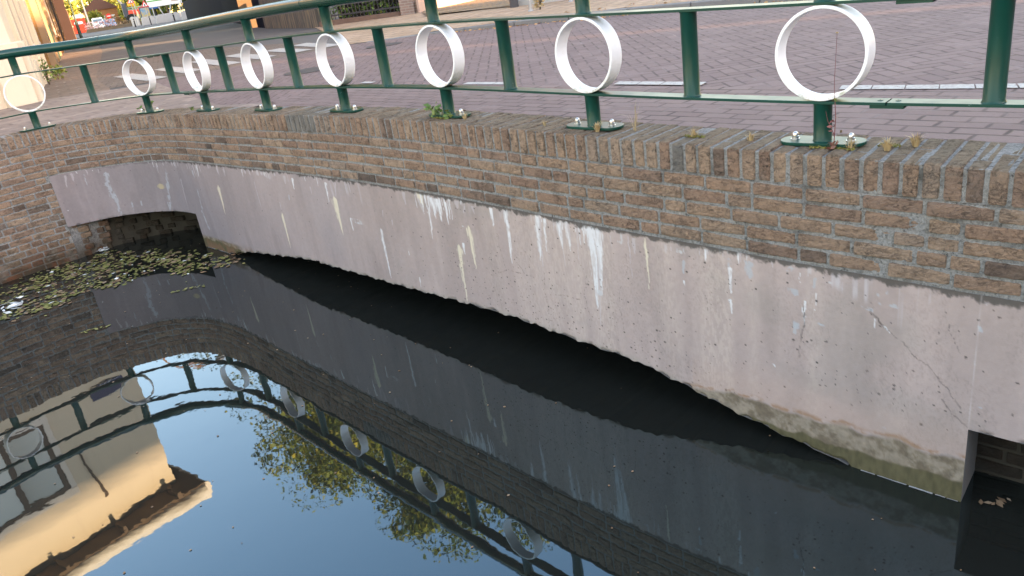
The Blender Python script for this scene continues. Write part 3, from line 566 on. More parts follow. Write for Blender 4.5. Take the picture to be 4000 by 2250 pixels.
# ------------------------------------------------------------------ water
def water_mat():
    t = NT('canal_water', .015, .5); p = t.p
    p.inputs['IOR'].default_value = 1.93
    n = t.noise(1.2, 3, vec=None); t.base(t.mix(n, (.010,.011,.010), (.014,.014,.011)))
    h1 = t.noise(1.1, 2, .5, dist=.3); h2 = t.noise(9, 2, .5)
    t.bump(t.m('ADD', h1, t.m('MULTIPLY', h2, .07)), .045, .06); p.inputs['Specular Tint'].default_value = (.47,.78,1,1)
    return t.mat
WATER = water_mat()
me = bpy.data.meshes.new('canal_water'); me.from_pydata([(-60,-60,W_Z),(60,-60,W_Z),(60,16,W_Z),(-60,16,W_Z)], [], [(0,1,2,3)])
tag(link('water', me, WATER), kind='structure')

# ------------------------------------------------------------------ ground sheets
def sheet(name, pts, mat, kind='structure', z=None):
    me = bpy.data.meshes.new(name); bm = bmesh.new()
    vs = [bm.verts.new((p[0], p[1], p[2] if len(p) > 2 else z)) for p in pts]
    es = [bm.edges.new((vs[i], vs[(i+1) % len(vs)])) for i in range(len(vs))]
    bmesh.ops.triangle_fill(bm, edges=es, use_beauty=True, use_dissolve=False)
    for f in bm.faces:
        if f.normal.z < 0: f.normal_flip()
    bm.to_mesh(me); bm.free(); o = link(name, me, mat)
    return tag(o, kind=kind)
def asphalt():
    t = NT('asphalt', .9, .2); n = t.noise(1.3, 5); f = t.noise(80, 4, .8)
    c = t.mix(n, (.072,.063,.061), (.095,.083,.079)); c = t.mix(t.m('MULTIPLY', f, .4), c, (.26,.25,.24))
    c = t.mix(t.ramp(t.noise(.5, 6, .7), [(.55, 0), (.7, .35)]), c, (.22,.19,.16)); t.base(c); t.bump(f, .4, .004); return t.mat
def bricklay(name, kind, ang, cols, mortar, L=.21, W=.105, gap=.05, litter=0.0):
    """brick paving: kind 'herring' or 'running', pattern turned by ang degrees"""
    t = NT(name, .85, .25); v = t.map(rot=(0, 0, R(ang)), scale=(1, 1, 1)); x, y, _ = t.sep(v)
    wob = t.noise(2.0, 2); x = t.m('ADD', x, t.m('MULTIPLY', wob, .03)); y = t.m('ADD', y, t.m('MULTIPLY', t.noise(1.7, 2, vec=t.map(loc=(5,2,1))), .03))
    x = t.m('DIVIDE', x, W); y = t.m('DIVIDE', y, W)
    if kind == 'herring':
        i = t.m('FLOOR', x); j = t.m('FLOOR', y); u = t.m('SUBTRACT', x, i); w = t.m('SUBTRACT', y, j)
        mm = t.m('FLOORED_MODULO', t.m('SUBTRACT', i, j), 4.0)
        is0 = t.m('COMPARE', mm, 0.0, .1); is1 = t.m('COMPARE', mm, 1.0, .1); is2 = t.m('COMPARE', mm, 2.0, .1); is3 = t.m('COMPARE', mm, 3.0, .1)
        eL = t.m('ADD', u, t.m('MULTIPLY', is1, 9.0)); eR = t.m('ADD', t.m('SUBTRACT', 1.0, u), t.m('MULTIPLY', is0, 9.0))
        eB = t.m('ADD', w, t.m('MULTIPLY', is2, 9.0)); eT = t.m('ADD', t.m('SUBTRACT', 1.0, w), t.m('MULTIPLY', is3, 9.0))
        d = t.m('MINIMUM', t.m('MINIMUM', eL, eR), t.m('MINIMUM', eB, eT))
        bi = t.m('SUBTRACT', i, is1); bj = t.m('SUBTRACT', j, is2)
    else:
        r = L/W; j = t.m('FLOOR', y); w = t.m('SUBTRACT', y, j)
        xs = t.m('ADD', t.m('DIVIDE', x, r), t.m('MULTIPLY', t.m('FLOORED_MODULO', j, 2.0), .5)); bi = t.m('FLOOR', xs); u = t.m('MULTIPLY', t.m('SUBTRACT', xs, bi), r)
        d = t.m('MINIMUM', t.m('MINIMUM', u, t.m('SUBTRACT', r, u)), t.m('MINIMUM', w, t.m('SUBTRACT', 1.0, w))); bj = j
    wn_ = t.n.new('ShaderNodeTexWhiteNoise'); wn_.noise_dimensions = '2D'; t.l.new(t.comb(bi, bj), wn_.inputs['Vector']); rnd = wn_.outputs['Value']
    c = t.ramp(rnd, [(0, cols[0]), (.5, cols[1]), (1, cols[2])])
    c = t.hsv(c, v=t.m('ADD', .8, t.m('MULTIPLY', t.noise(60, 6, .75), .4)))
    big = t.noise(.9, 4); c = t.hsv(c, v=t.m('ADD', .88, t.m('MULTIPLY', big, .24)))
    jn = t.m('SUBTRACT', d, t.m('MULTIPLY', t.noise(35, 3), .07))
    jm = t.ramp(jn, [(gap-.045, 1), (gap+.04, 0)])
    jm = t.m('MULTIPLY', jm, t.ramp(t.noise(4.5, 5, .7), [(.3, .25), (.6, 1)]))
    jc = t.mix(t.ramp(t.noise(3.2, 5), [(.52, 0), (.66, 1)]), mortar, tuple(min(.5, q*2.2+.05) for q in mortar))
    c = t.mix(jm, c, jc)
    if litter:
        lm = t.m('MULTIPLY', t.ramp(t.noise(26, 6, .8), [(.60, 0), (.66, 1)]), t.ramp(t.noise(1.1, 4), [(.45, 0), (.65, 1)]))
        c = t.mix(t.m('MULTIPLY', lm, litter), c, t.mix(t.noise(50, 2), (.42,.20,.08), (.34,.24,.12)))
    t.base(c); t.bump(t.m('ADD', t.m('MULTIPLY', jm, -1.2), t.m('MULTIPLY', t.noise(90, 5, .7), .5)), .55, .006)
    return t.mat
ASPH = asphalt()
REDB = bricklay('red_clinker_herringbone', 'herring', 3.0, ((.168,.116,.108), (.185,.129,.119), (.20,.14,.129)), (.085,.06,.055))
REDR = bricklay('red_clinker_courses', 'running', 49.0, ((.172,.119,.108), (.19,.133,.12), (.205,.145,.13)), (.075,.054,.049))
SLAB = bricklay('concrete_slabs', 'running', -40.0, ((.205,.155,.13), (.23,.175,.145), (.26,.20,.165)), (.16,.12,.10), L=.30, W=.30, gap=.03)
PAVE = bricklay('brown_paving', 'running', 52.0, ((.34,.23,.15), (.38,.26,.17), (.42,.29,.20)), (.16,.12,.09), L=.3, W=.3, gap=.02, litter=.9)
PAVE2 = bricklay('brown_street_paving', 'running', -27.0, ((.165,.115,.085), (.185,.13,.095), (.205,.145,.107)), (.13,.10,.08), L=.3, W=.3, gap=.02, litter=.6)
curve_b = [tuple(p[:2]) for p in at(np.linspace(L_MIN+.02, L_MAX-.02, 60), BK+.03)]
gz = ZR-.006
sheet('ground', [(-420, -47)] + [(-52, -42)] + curve_b + [(52, -46), (420, -46), (420, 900), (-900, 900), (-900, -47)][0:0] + [(52, -46), (600, -46), (600, 1200), (-1000, 1200), (-1000, -47)], ASPH, z=gz)
KERB = [(-2.21,14.60), (-1.3,14.42), (-.64,14.07), (.23,13.44), (1.03,12.87), (2.12,12.09), (3.05,11.28), (3.75,10.6), (9.0,5.0), (24.0,-11.5)]
redA = [(-5.12,13.0), (-3.93,10.67), (-3.12,9.13), (-2.75,8.49)]
cw = lambda a, b, off, n: [tuple(p[:2]) for p in at(np.linspace(a, b, n), off)]
sheet('road', cw(L_MAX-.02, 2.1, -.5, 30) + redA[::-1] + [(-5.1,13.35), (-4.79,13.28), (-4.1,13.61), (-3.3,14.1)] + KERB[:-1] + [(9.5, 4.3), (5.2, -.3)], REDB, z=ZR)
me = bpy.data.meshes.new('brick_courses'); mb = MB()
vsL = np.linspace(2.15, L_MAX-.02, 60); vv = []
for l in vsL: 
    for o in (BK+.004, -1.62): p = at(l, o); vv.append((p[0], p[1], ZR+.004))
mb.add(vv, [(2*i, 2*i+1, 2*i+3, 2*i+2) for i in range(len(vsL)-1)])
tag(mb.build('gutter_courses', REDR), kind='structure')
sheet('pavement', cw(L_MIN+.02, 2.2, BK+.004, 50) + [tuple(p[:2]) for p in at([2.25, 2.3], -.75)][:1] + redA[::-1] + [(-5.03,12.75), (-5.67,12.7), (-6.19,12.9), (-6.85,12.7), (-11.5,6.9), (-10.5,3.6), (-8.3,4.5)], SLAB, z=ZR+.004)
sheet('pavement', [(-6.9,12.5), (-38,78.7), (-34.6,77), (-14.04,31.65), (-10.32,22.91), (-7.68,16.66), (-6.68,14.59), (-5.89,13.11), (-5.67,12.6)], PAVE2, z=ZR+.002)
JUN = bricklay('brown_junction_paving', 'herring', -20.0, ((.14,.105,.085), (.16,.12,.097), (.175,.13,.105)), (.08,.06,.045), litter=.4)
sheet('road', [(-5.12,13.1), (-5.89,13.11), (-6.68,14.59), (-7.68,16.66), (-10.0,22.0), (-6.5,20.8), (-4,18.0), (-2.2,14.6), (-3.3,14.1), (-4.1,13.61), (-4.79,13.28), (-5.1,13.35)], JUN, z=ZR+.001)
# kerb stones and the raised pavement on the far side of the road
hk = [0, .0, .035, .06, .075, .085, .09, .09, .09, .09]
mk = NT('kerb_stone', .85, .2); mk.base(mk.mix(mk.noise(14, 5), (.16,.155,.155), (.24,.23,.225))); mk.bump(mk.noise(60, 4), .4, .004)
KP = np.array(KERB); kl = np.r_[0, np.cumsum(np.linalg.norm(np.diff(KP, axis=0), axis=1))]
def kpt(l): return float(np.interp(l, kl, KP[:, 0])), float(np.interp(l, kl, KP[:, 1])), float(np.interp(l, kl, hk))
mb = MB(); l = .3
while l < kl[-1]-1:
    a, b = kpt(l+.008), kpt(l+.99); d = Vector((b[0]-a[0], b[1]-a[1], 0)).normalized(); n = Vector((-d.y, d.x, 0))
    if n.y < 0: n = -n
    vs = []
    for q in (a, b):
        p = Vector((q[0], q[1], ZR)); h = max(q[2], .004)
        vs += [p-Vector((0,0,.05)), p+Vector((0,0,h-.012)), p+n*.012+Vector((0,0,h)), p+n*.15+Vector((0,0,h)), p+n*.15-Vector((0,0,.05))]
    mb.add(vs, [(i, i+1, 6+i, 5+i) for i in range(4)] + [(0,1,2,3,4), (9,8,7,6,5)]); l += 1.0
tag(mb.build('kerb', mk.mat), kind='structure')
back = [(-6.0,30.0), (-4.2,23.5), (-1.7,22.6), (.2,20.8), (2.6,19.6), (5.0,17.5), (8.0,15.5), (12,13), (18,8), (30,-2)]
vv = []
for (kx, ky), (bx, by), h in zip(KERB, back, hk):
    d = Vector((bx-kx, by-ky, 0)).normalized(); k = Vector((kx, ky, 0))+d*.13
    vv += [(k.x, k.y, ZR+h-.002+.004), (bx, by, ZR+h+.03)]
mb = MB(); mb.add(vv, [(2*i, 2*i+1, 2*i+3, 2*i+2) for i in range(9)])
tag(mb.build('pavement', PAVE), kind='structure')
ZP = ZR+.06
# painted marks
MARK = NT('road_paint', .7, .3); mc = MARK.mix(MARK.ramp(MARK.noise(40, 8, .8), [(.46, 0), (.62, .85)]), (.42,.395,.365), (.24,.18,.165)); MARK.base(mc); MARK.bump(MARK.noise(90, 5), .4, .004); MARK = MARK.mat
bars = [[(-6.74,15.48),(-6.76,15.99),(-5.3,13.75),(-5.21,13.2)], [(-6.15,15.85),(-6.01,16.17),(-4.78,14.15),(-4.78,13.67)], [(-5.73,16.6),(-5.49,16.78),(-4.15,14.37),(-4.23,14.01)],
        [(-5.06,16.81),(-4.82,16.86),(-3.6,14.72),(-3.72,14.31)], [(-4.12,16.42),(-3.96,16.6),(-2.96,14.82),(-3.13,14.6)], [(-3.69,16.92),(-3.45,16.94),(-2.39,14.9),(-2.6,14.72)]]
ordn = ['nearest the wall corner, at the left end', 'second from the left', 'third from the left', 'third from the right', 'second from the right', 'at the far right end, by the kerb']
for q, nm in zip(bars, ordn):
    q = np.array(q); c = q.mean(0)
    # straighten each bar into a parallelogram of even width
    a = (q[0]+q[1])/2; b = (q[2]+q[3])/2; d = (b-a)/np.linalg.norm(b-a); n = np.array([-d[1], d[0]])*.17
    o = sheet('crossing_bar', [tuple(a+n), tuple(a-n), tuple(b-n), tuple(b+n)], MARK, z=ZR+.009)
    tag(o, 'white painted crossing bar on the road, '+nm, 'road marking', 'white bars of the pedestrian crossing')
for (l0, l1, off, w), nm in (((4.05, 4.66, -1.67, .10), 'seen between the fifth and sixth white ring'), ((5.74, 6.5, -1.70, .11), 'seen just right of the second nearest ring'), ((7.58, 8.72, -1.6, .11), 'longest and nearest, by the thick right post'), ((2.36, 2.58, -1.7, .09), 'short worn piece farthest left')):
    mb = MB(); l = l0; lst = []
    while l < l1-.02:
        e = min(l+.2, l1); pts = [at(l+.004+.03, off+w/2), at(e-.004+.03, off+w/2), at(e-.004, off-w/2), at(l+.004, off-w/2)]
        mb.add([(p[0], p[1], ZR+.009) for p in pts], [(0,1,2,3)]); l = e
    tag(mb.build('road_line', MARK), 'dashed white brick line on the red road, '+nm, 'road marking', 'white line dashes along the bridge road')
mhm = plain('manhole_iron', (.07,.06,.06), .6, .3, 20)
def disc(name, c, r, z, mat, n=28, h=.004):
    mb = MB(); mb.lathe((c[0], c[1], z), [(r, -h), (r, 0), (0, 0)], n); return mb.build(name, mat)
tag(disc('manhole_cover', (-2.24, 10.88), .34, ZR+.006, mhm), 'dark round manhole cover in the red road behind the fourth ring', 'manhole cover')
tag(disc('manhole_cover', (-1.45, 13.25), .30, ZR+.006, mhm), 'dark drain cover at the road edge near the dropped kerb', 'manhole cover')

# near bank behind the viewer, and unseen houses added there to shade the bridge from the low sun
QUAY = plain('quay_brick', (.2,.14,.1), .9, .3, 5)
nb = [(-1.8,-.9), (1.6,-.9), (16,-15.5), (62,-58), (-62,-62), (-17,-16)]
sheet('ground', nb, ASPH, z=-.16)
mb = MB()
for i in range(len(nb)):
    a, b = nb[i], nb[(i+1) % len(nb)]; mb.add([(a[0],a[1],-.165), (b[0],b[1],-.165), (b[0],b[1],-1.8), (a[0],a[1],-1.8)], [(0,1,2,3)])
tag(mb.build('quay_wall', QUAY), 'plain brick quay wall on the near bank of the canal', 'wall')
mb = MB()
for a, b in (((-7.07,5.7), (-52,-42)), ((3.05,1.45), (52,-46))):
    mb.add([(a[0],a[1],-.16), (b[0],b[1],-.16), (b[0],b[1],-1.8), (a[0],a[1],-1.8)], [(0,1,2,3)])
tag(mb.build('quay_wall', QUAY), 'brick quay wall continuing along the canal beyond the railing', 'wall')

# ------------------------------------------------------------------ leaves and grass
def leaf_mat(name, c1, c2, c3, rough=.6):
    t = NT(name, rough, .25); a = t.sep(t.attr('tint'))[0]
    t.base(t.ramp(a, [(0, c1), (.5, c2), (1, c3)])); return t.mat
def leaf_mesh(name, cen, size, mats, parent=None, up=.35, rat=.55, flat=None, seed=1, mi=None):
    """many small pointed leaf faces at the given centres"""
    r = np.random.default_rng(seed); n = len(cen); cen = np.asarray(cen)
    a = r.normal(size=(n, 3)); a[:, 2] *= (0 if flat else .6); a /= np.linalg.norm(a, axis=1)[:, None]
    if flat: b = np.cross(np.array([0, 0, 1.0])[None]+r.normal(size=(n, 3))*flat, a)
    else: b = np.cross(a, r.normal(size=(n, 3)))
    b /= np.linalg.norm(b, axis=1)[:, None]; s = (size*(.5+r.random(n)))[:, None]
    A = cen-a*s; B = cen+b*s*rat-a*s*.1; Cc = cen+a*s; D = cen-b*s*rat-a*s*.1
    v = np.stack([A, B, Cc, D], 1).reshape(-1, 3); f = np.arange(4*n).reshape(n, 4)
    me = bpy.data.meshes.new(name); me.from_pydata(v.tolist(), [], f.tolist()); me.update()
    at_ = me.attributes.new('tint', 'FLOAT_VECTOR', 'FACE'); tv = np.clip(r.normal(.5, .25, n), 0, 1)
    at_.data.foreach_set('vector', np.c_[tv, tv*0, tv*0].astype(np.float32).ravel())
    return link(name, me, mats, parent)
FOL = leaf_mat('foliage', (.05,.085,.016), (.115,.145,.022), (.26,.235,.03))
FOL2 = leaf_mat('foliage_yellow', (.10,.12,.025), (.17,.19,.035), (.28,.27,.05))
DRY = leaf_mat('dry_grass', (.38,.27,.13), (.48,.36,.20), (.30,.24,.14))
WEED = leaf_mat('weed_green', (.08,.14,.04), (.13,.21,.06), (.24,.24,.08))
REDW = leaf_mat('weed_red', (.17,.06,.06), (.22,.09,.08), (.16,.12,.07))
BARK = plain('bark', (.09,.07,.05), .9, .4, 12)
def tree(name, x, y, H, rad, zb, label, cat='tree', group=None, n=9000, mat=FOL, leaf=.09, seed=1, clumps=34, z0=ZR, th=.2):
    r = np.random.default_rng(seed); root = thing(name, (x, y, z0), label, cat, group)
    mb = MB(); lean = r.normal(size=2)*.04*H
    mb.tube([(x, y, z0-.05), (x+lean[0]*.3, y+lean[1]*.3, z0+H*.25), (x+lean[0], y+lean[1], z0+H*.6), (x+lean[0], y+lean[1], z0+H*.9)], [th, th*.75, th*.4, th*.1], 10)
    cen = []
    for k in range(clumps):
        u = r.random(); zc_ = zb+(H-zb)*(.06+.9*u); rr = rad*math.sqrt(max(.05, math.sin(math.pi*min(.97, .2+.75*u))))*(.35+.65*r.random()); a = r.random()*6.283
        c = np.array([x+lean[0]+rr*math.cos(a), y+lean[1]+rr*math.sin(a), z0+zc_]); cr = rad*(.2+.2*r.random())
        m = n//clumps; d = r.normal(size=(m, 3)); d /= np.linalg.norm(d, axis=1)[:, None]
        cen.append(c+d*(cr*(.45+.6*r.random(m)**.6))[:, None]*np.array([1, 1, .75]))
        if k % 2 == 0: mb.tube([(x+lean[0]*.8, y+lean[1]*.8, z0+max(H*.22, zc_*.62)), tuple(c-np.array([0, 0, cr*.3]))], [th*.28, th*.08], 6)
    mb.build('trunk', BARK, root, smooth=True)
    leaf_mesh('crown', np.concatenate(cen), leaf, mat, root, seed=seed+50)
    return root

# floating duckweed and leaves along the left wall
FLO = leaf_mat('floating_green', (.09,.10,.025), (.19,.19,.055), (.30,.26,.10)); FLB = leaf_mat('floating_brown', (.10,.06,.035), (.22,.14,.08), (.30,.22,.15)); FLW = leaf_mat('floating_pale', (.45,.47,.42), (.6,.6,.58), (.75,.77,.8))
FLP=[(-4.98, 7.34), (-4.82, 7.62), (-4.58, 7.88), (-4.32, 7.73), (-4.29, 8.23), (-3.95, 8.0), (-3.45, 7.75), (-3.05, 7.6), (-2.74, 7.3), (-2.49, 7.15), (-2.57, 6.91), (-2.91, 6.99), (-3.12, 6.98), (-3.49, 7.17), (-3.48, 6.9), (-3.82, 6.91), (-3.99, 6.86), (-4.02, 6.57), (-4.25, 6.52), (-4.33, 6.41), (-4.39, 6.28)]
STICKS=[(-3.38,5.89,.3,.22),(-2.84,6.52,.2,.30),(1.78,2.43,-.2,.09)]
FEATH=[(-4.51,6.73,.11),(-4.34,8.22,.07)]

r = np.random.default_rng(3)
def inpoly(p, poly):
    x, y = p; c = False
    for i in range(len(poly)):
        (x1, y1), (x2, y2) = poly[i-1], poly[i]
        if (y1 > y) != (y2 > y) and x < (x2-x1)*(y-y1)/(y2-y1)+x1: c = not c
    return c
cen = []; xs = [p[0] for p in FLP]; ys = [p[1] for p in FLP]
clp = np.array([[r.uniform(min(xs), max(xs)), r.uniform(min(ys), max(ys))] for _ in range(400)]); clp = [c for c in clp if inpoly(c, FLP)]
for c in clp:
    k = int(r.integers(3, 16)); d = r.normal(size=(k, 2))*np.array([.07, .07])*r.uniform(.4, 1.5)
    for q in c+d: cen.append((q[0], q[1], W_Z+.003+r.random()*.006))
cen = np.array(cen); pick = r.random(len(cen))
tag(leaf_mesh('duckweed', cen[pick < .70], .020, FLO, rat=.75, flat=.06, seed=4), 'green floating leaves and weed gathered on the water along the left wall', 'floating weed', kind='stuff')
tag(leaf_mesh('fallen_leaves', cen[(pick >= .72)&(pick < .96)], .026, FLB, rat=.6, flat=.12, seed=5), 'brown fallen leaves mixed into the floating weed by the left wall', 'leaves', kind='stuff')
tag(leaf_mesh('feathers', cen[pick >= .965], .021, FLW, rat=.4, flat=.3, seed=6), 'white feathers and bits floating among the weed by the left wall', 'feathers', kind='stuff')
sp = np.array([(r.uniform(-7, 2.5), r.uniform(0.8, 8), W_Z+.003) for _ in range(520)])
tag(leaf_mesh('specks', sp, .0065, FLB, rat=.8, flat=.1, seed=8), 'tiny pale specks scattered over the open canal water', 'floating specks', kind='stuff')
for (fx, fy, a, l_), lab in zip(STICKS, ('yellowish leaf cluster floating alone left of the concrete reflection', 'long pale leaf cluster floating on the reflection of the concrete', 'pale twig floating beyond the right foot of the beam')):
    cl_ = [(fx+math.cos(a)*l_*(q-.5)+r.normal()*.012, fy+math.sin(a)*l_*(q-.5)+r.normal()*.012, W_Z+.004+r.random()*.004) for q in np.linspace(0, 1, max(6, int(l_*90)))]
    tag(leaf_mesh('floating_leaves', cl_, .017, FLO if 'yellow' in lab or 'cluster' in lab else FLB, rat=.5, flat=.1, seed=int(l_*100)), lab, 'leaf cluster')
for (fx, fy, s_), lab in zip(FEATH, ('large white feather clump at the left edge of the floating weed', 'small white feather clump against the brick wall foot')):
    ob = leaf_mesh('feather_clump', [(fx+r.normal()*s_*.5, fy+r.normal()*s_*.5, W_Z+.01+abs(r.normal())*s_*.3) for _ in range(22)], s_*.45, FLW, rat=.3, flat=.6, seed=11)
    tag(ob, lab, 'feather')

# weeds and dry tufts on the coping
def tuft(L, off, h, n, mat, name, label, cat, group=None, spread=.6, width=.0022, seed=1, z=0.0):
    r = np.random.default_rng(seed); c = Vector(at(L, off, z)); mb = MB()
    for k in range(n):
        a = r.random()*6.283; s = r.random()*spread; hh = h*(.45+.6*r.random()); d = Vector((math.cos(a), math.sin(a), 0)); b = c+d*.012*r.random()
        p1 = b+d*s*hh*.35+Vector((0,0,hh*.6)); p2 = b+d*s*hh+Vector((0,0,hh*(1-.35*s))); n_ = Vector((-d.y, d.x, 0))*width
        mb.c = (float(np.clip(r.normal(.5, .3), 0, 1)), 0, 0); mb.add([b-n_, b+n_, p1+n_*.8, p1-n_*.8], [(0,1,2,3)]); mb.add([p1-n_*.8, p1+n_*.8, p2], [(0,1,2)])
    return tag(mb.build(name, mat, attr=True), label, cat, group)
G1 = 'dry grass tufts on the coping'
tuft(8.30, .06, .045, 46, DRY, 'grass_tuft', 'dry straw tuft at the right front of the nearest base plate', 'grass tuft', G1, 1.1, seed=2)
tuft(8.43, .045, .06, 60, DRY, 'grass_tuft', 'dry straw tuft a hand to the right of the nearest base plate', 'grass tuft', G1, 1.0, seed=3)
tuft(8.51, -.03, .06, 60, DRY, 'grass_tuft', 'dry straw tuft behind right of the nearest base plate', 'grass tuft', G1, .9, seed=4)
tuft(7.87, .02, .045, 36, DRY, 'grass_tuft', 'small dry tuft left of the nearest base plate', 'grass tuft', G1, 1.0, seed=5)
tuft(7.6, .03, .045, 30, DRY, 'grass_tuft', 'reddish dry tuft midway between the two nearest base plates', 'grass tuft', G1, 1.0, seed=6)
tuft(7.08, .065, .06, 60, DRY, 'grass_tuft', 'bushy straw tuft in front of the second base plate from the right', 'grass tuft', G1, .9, seed=7)
tuft(6.70, .04, .04, 18, DRY, 'grass_tuft', 'thin dry tuft left of the second base plate from the right', 'grass tuft', G1, 1.0, seed=8)
tuft(6.05, .05, .05, 20, DRY, 'grass_tuft', 'dry tuft just right of the third base plate from the right', 'grass tuft', G1, 1.0, seed=18)
tuft(7.26, -.0, .17, 9, DRY, 'dry_stalks', 'long bleached grass stalks leaning right beside the second base plate', 'dry stalks', None, 1.1, .0016, seed=21)
def weed(L, off, h, mat, label, seed, n=4, lf=.018, name='weed'):
    r = np.random.default_rng(seed); c = Vector(at(L, off, 0)); mb = MB(); cen = []
    root = thing(name, tuple(c), label, 'weed')
    for k in range(n):
        a = r.random()*6.283; d = Vector((math.cos(a), math.sin(a), 0))*h*(.25+.5*r.random()); e = c+d+Vector((0,0,h*(.5+.5*r.random())))
        mb.tube([c, c+d*.4+Vector((0,0,h*.4)), e], [.0018, .0015, .0009], 6)
        for q in range(7): cen.append(tuple(c+(e-c)*(.3+.7*q/6)+Vector(tuple(r.normal(size=3)*lf*.5))))
    mb.build('stem', REDW if mat is REDW else WEED, root); leaf_mesh('leaves', cen, lf, mat, root, seed=seed)
weed(LofS(10)-.06, .05, .10, WEED, 'green leafy weed growing at the foot of the third base plate from the right', 31, 5, .019)
weed(LofS(10)+.05, .07, .06, WEED, 'low yellow green weed in front of the third base plate from the right', 32, 4, .016)
weed(LofS(4)-.42, -.02, .04, WEED, 'tiny green weed left of the fifth base plate', 33, 3, .014)
weed(LofS(1)+.45, -.10, .11, WEED, 'small green weed behind the wall near the third ring from the left', 34, 4, .02)
c = Vector(at(8.235, .058, 0)); root = thing('red_weed', tuple(c), 'tall thin reddish weed standing in front of the nearest base plate', 'weed'); mb = MB()
tip = c+Vector((.004,-.003,.44)); mb.tube([c, c+Vector((.006,0,.12)), c+Vector((-.002,0,.25)), tip], [.002, .0016, .0010, .0007], 6)
mb.tube([c+Vector((.003,0,.05)), c+Vector((-.022,.006,.11)), c+Vector((-.03,.008,.15))], [.0016, .0012, .0008], 6); mb.build('stem', REDW, root)
r = np.random.default_rng(9); cen = [tuple(c+Vector((r.normal()*.022, r.normal()*.016, .004+abs(r.normal())*.012))) for _ in range(20)] + [tuple(c+Vector((r.normal()*.012, r.normal()*.006, .03+.1*r.random()))) for _ in range(10)]
leaf_mesh('leaves', cen, .011, REDW, root, seed=2)
leaf_mesh('flower_bud', [tuple(tip)], .007, DRY, root, seed=3); leaf_mesh('flower_bud', [tuple(c+Vector((.003,0,.19)))], .009, WEED, root, seed=4)
moss = []
for L0, L1, o in ((8.15, 8.32, .072), (8.38, 8.46, -.02), (5.78, 5.9, .07), (7.55, 7.65, .03)):
    for _ in range(int((L1-L0)*1500)): moss.append(tuple(at(r.uniform(L0, L1), o+r.normal()*.008, .001+r.random()*.006)))
tag(leaf_mesh('moss', moss, .0045, leaf_mat('moss', (.14,.12,.03), (.22,.19,.05), (.12,.13,.03)), rat=.8, seed=12), 'yellow green moss in the joints in front of the base plates', 'moss', kind='stuff')
lit = []
for k in range(700):
    l = r.uniform(2, 13.5); x, y, h = kpt(l); d = abs(r.normal())*.12*(1 if r.random() < .6 else -4); lit.append((x-.6*d, y-.75*d, ZR+.004+(h if d < 0 else 0)+.004))
tag(leaf_mesh('kerb_litter', lit, .022, leaf_mat('autumn', (.36,.16,.05), (.45,.24,.09), (.38,.28,.14)), rat=.6, flat=.5, seed=13), 'orange fallen leaves lying along the kerb', 'fallen leaves', kind='stuff')

# ------------------------------------------------------------------ white house at the corner
def brickwall_mat(name, c1, c2, mo, sc=1.0, rot=0):
    t = NT(name, .9, .2); n_ = t.n.new('ShaderNodeTexBrick'); v = t.map(rot=(R(90), 0, 0)) 
    g = t.sep(t.pos()); u = t.m('ADD', t.m('MULTIPLY', g[0], math.cos(R(rot))), t.m('MULTIPLY', g[1], math.sin(R(rot))))
    t.l.new(t.comb(u, g[2]), n_.inputs['Vector']); n_.inputs['Scale'].default_value = sc; n_.inputs['Brick Width'].default_value = .22; n_.inputs['Row Height'].default_value = .065
    n_.inputs['Mortar Size'].default_value = .008; n_.inputs['Color1'].default_value = (*c1, 1); n_.inputs['Color2'].default_value = (*c2, 1); n_.inputs['Mortar'].default_value = (*mo, 1)
    t.base(t.hsv(n_.outputs[0], v=t.m('ADD', .8, t.m('MULTIPLY', t.noise(3, 6, .7), .4)))); t.bump(n_.outputs['Fac'], -.4, .005); return t.mat
def stucco(name, c, stain=.25):
    t = NT(name, .85, .2); n = t.noise(1.2, 6, .65); c2 = tuple(q*.72 for q in c)
    cc = t.mix(t.ramp(n, [(.5, 0), (.75, stain*1.6)]), tuple(c), c2); cc = t.mix(t.ramp(t.noise(3, 5, vec=t.map(scale=(4, 4, .5))), [(.55, 0), (.8, .4)]), cc, c2); t.base(cc); t.bump(t.noise(70, 4), .25, .004); return t.mat
CREAM = stucco('cream_stucco', (.66,.555,.43), .15); BROWNW = plain('brown_frame', (.10,.065,.045), .6, .2); GUT = plain('cream_gutter', (.70,.62,.55), .6, .12)
SOFF = plain('brown_soffit', (.13,.085,.055), .8, .35, 3)
def glass(name, c=(.10,.13,.15)):
    t = NT(name, .06, .8); t.base(t.mix(t.noise(1.2, 3), tuple(c), tuple(q*1.8 for q in c))); return t.mat
GLASS = glass('window_glass'); PALE_PANE = plain('pale_pane', (.50,.54,.54), .15, .1, 1.5, spec=.7)  # second pane material is pale grey and glossy
F0 = Vector((-6.85, 12.56, 0)); D = Vector((-.425, .905, 0)).normalized(); Nn = Vector((D.y, -D.x, 0)); Wd = Vector((-.64, -.77, 0)).normalized(); Wn = Vector((-Wd.y, Wd.x, 0))
if Wn.y > 0: Wn = -Wn
UP = Vector((0, 0, 1))
def fp(t, o=0.0, z=0.0): return F0+D*t+Nn*o+UP*z
def cpn(t, o=0.0, z=0.0): return F0+Wd*t+Wn*o+UP*z
def fbox(mb, t0, t1, o0, o1, z0, z1, f=fp, ax=None):
    ax = ax or ((D, Nn, UP) if f is fp else (Wd, Wn, UP))
    mb.box(f((t0+t1)/2, (o0+o1)/2, (z0+z1)/2), (abs(t1-t0), abs(o1-o0), abs(z1-z0)), ax)
G0 = ZR-.05
wh = thing('white_house', tuple(fp(0, 0, ZR)), 'cream white stucco house on the canal corner with brown framed window and flat roof', 'house')
D2 = Vector((math.sin(R(-29.3)), math.cos(R(-29.3)), 0)); mb = MB(); ft = [fp(0), fp(0)+D2*7.4, fp(0)+D2*7.4+Wd*9, fp(0)+Wd*9]
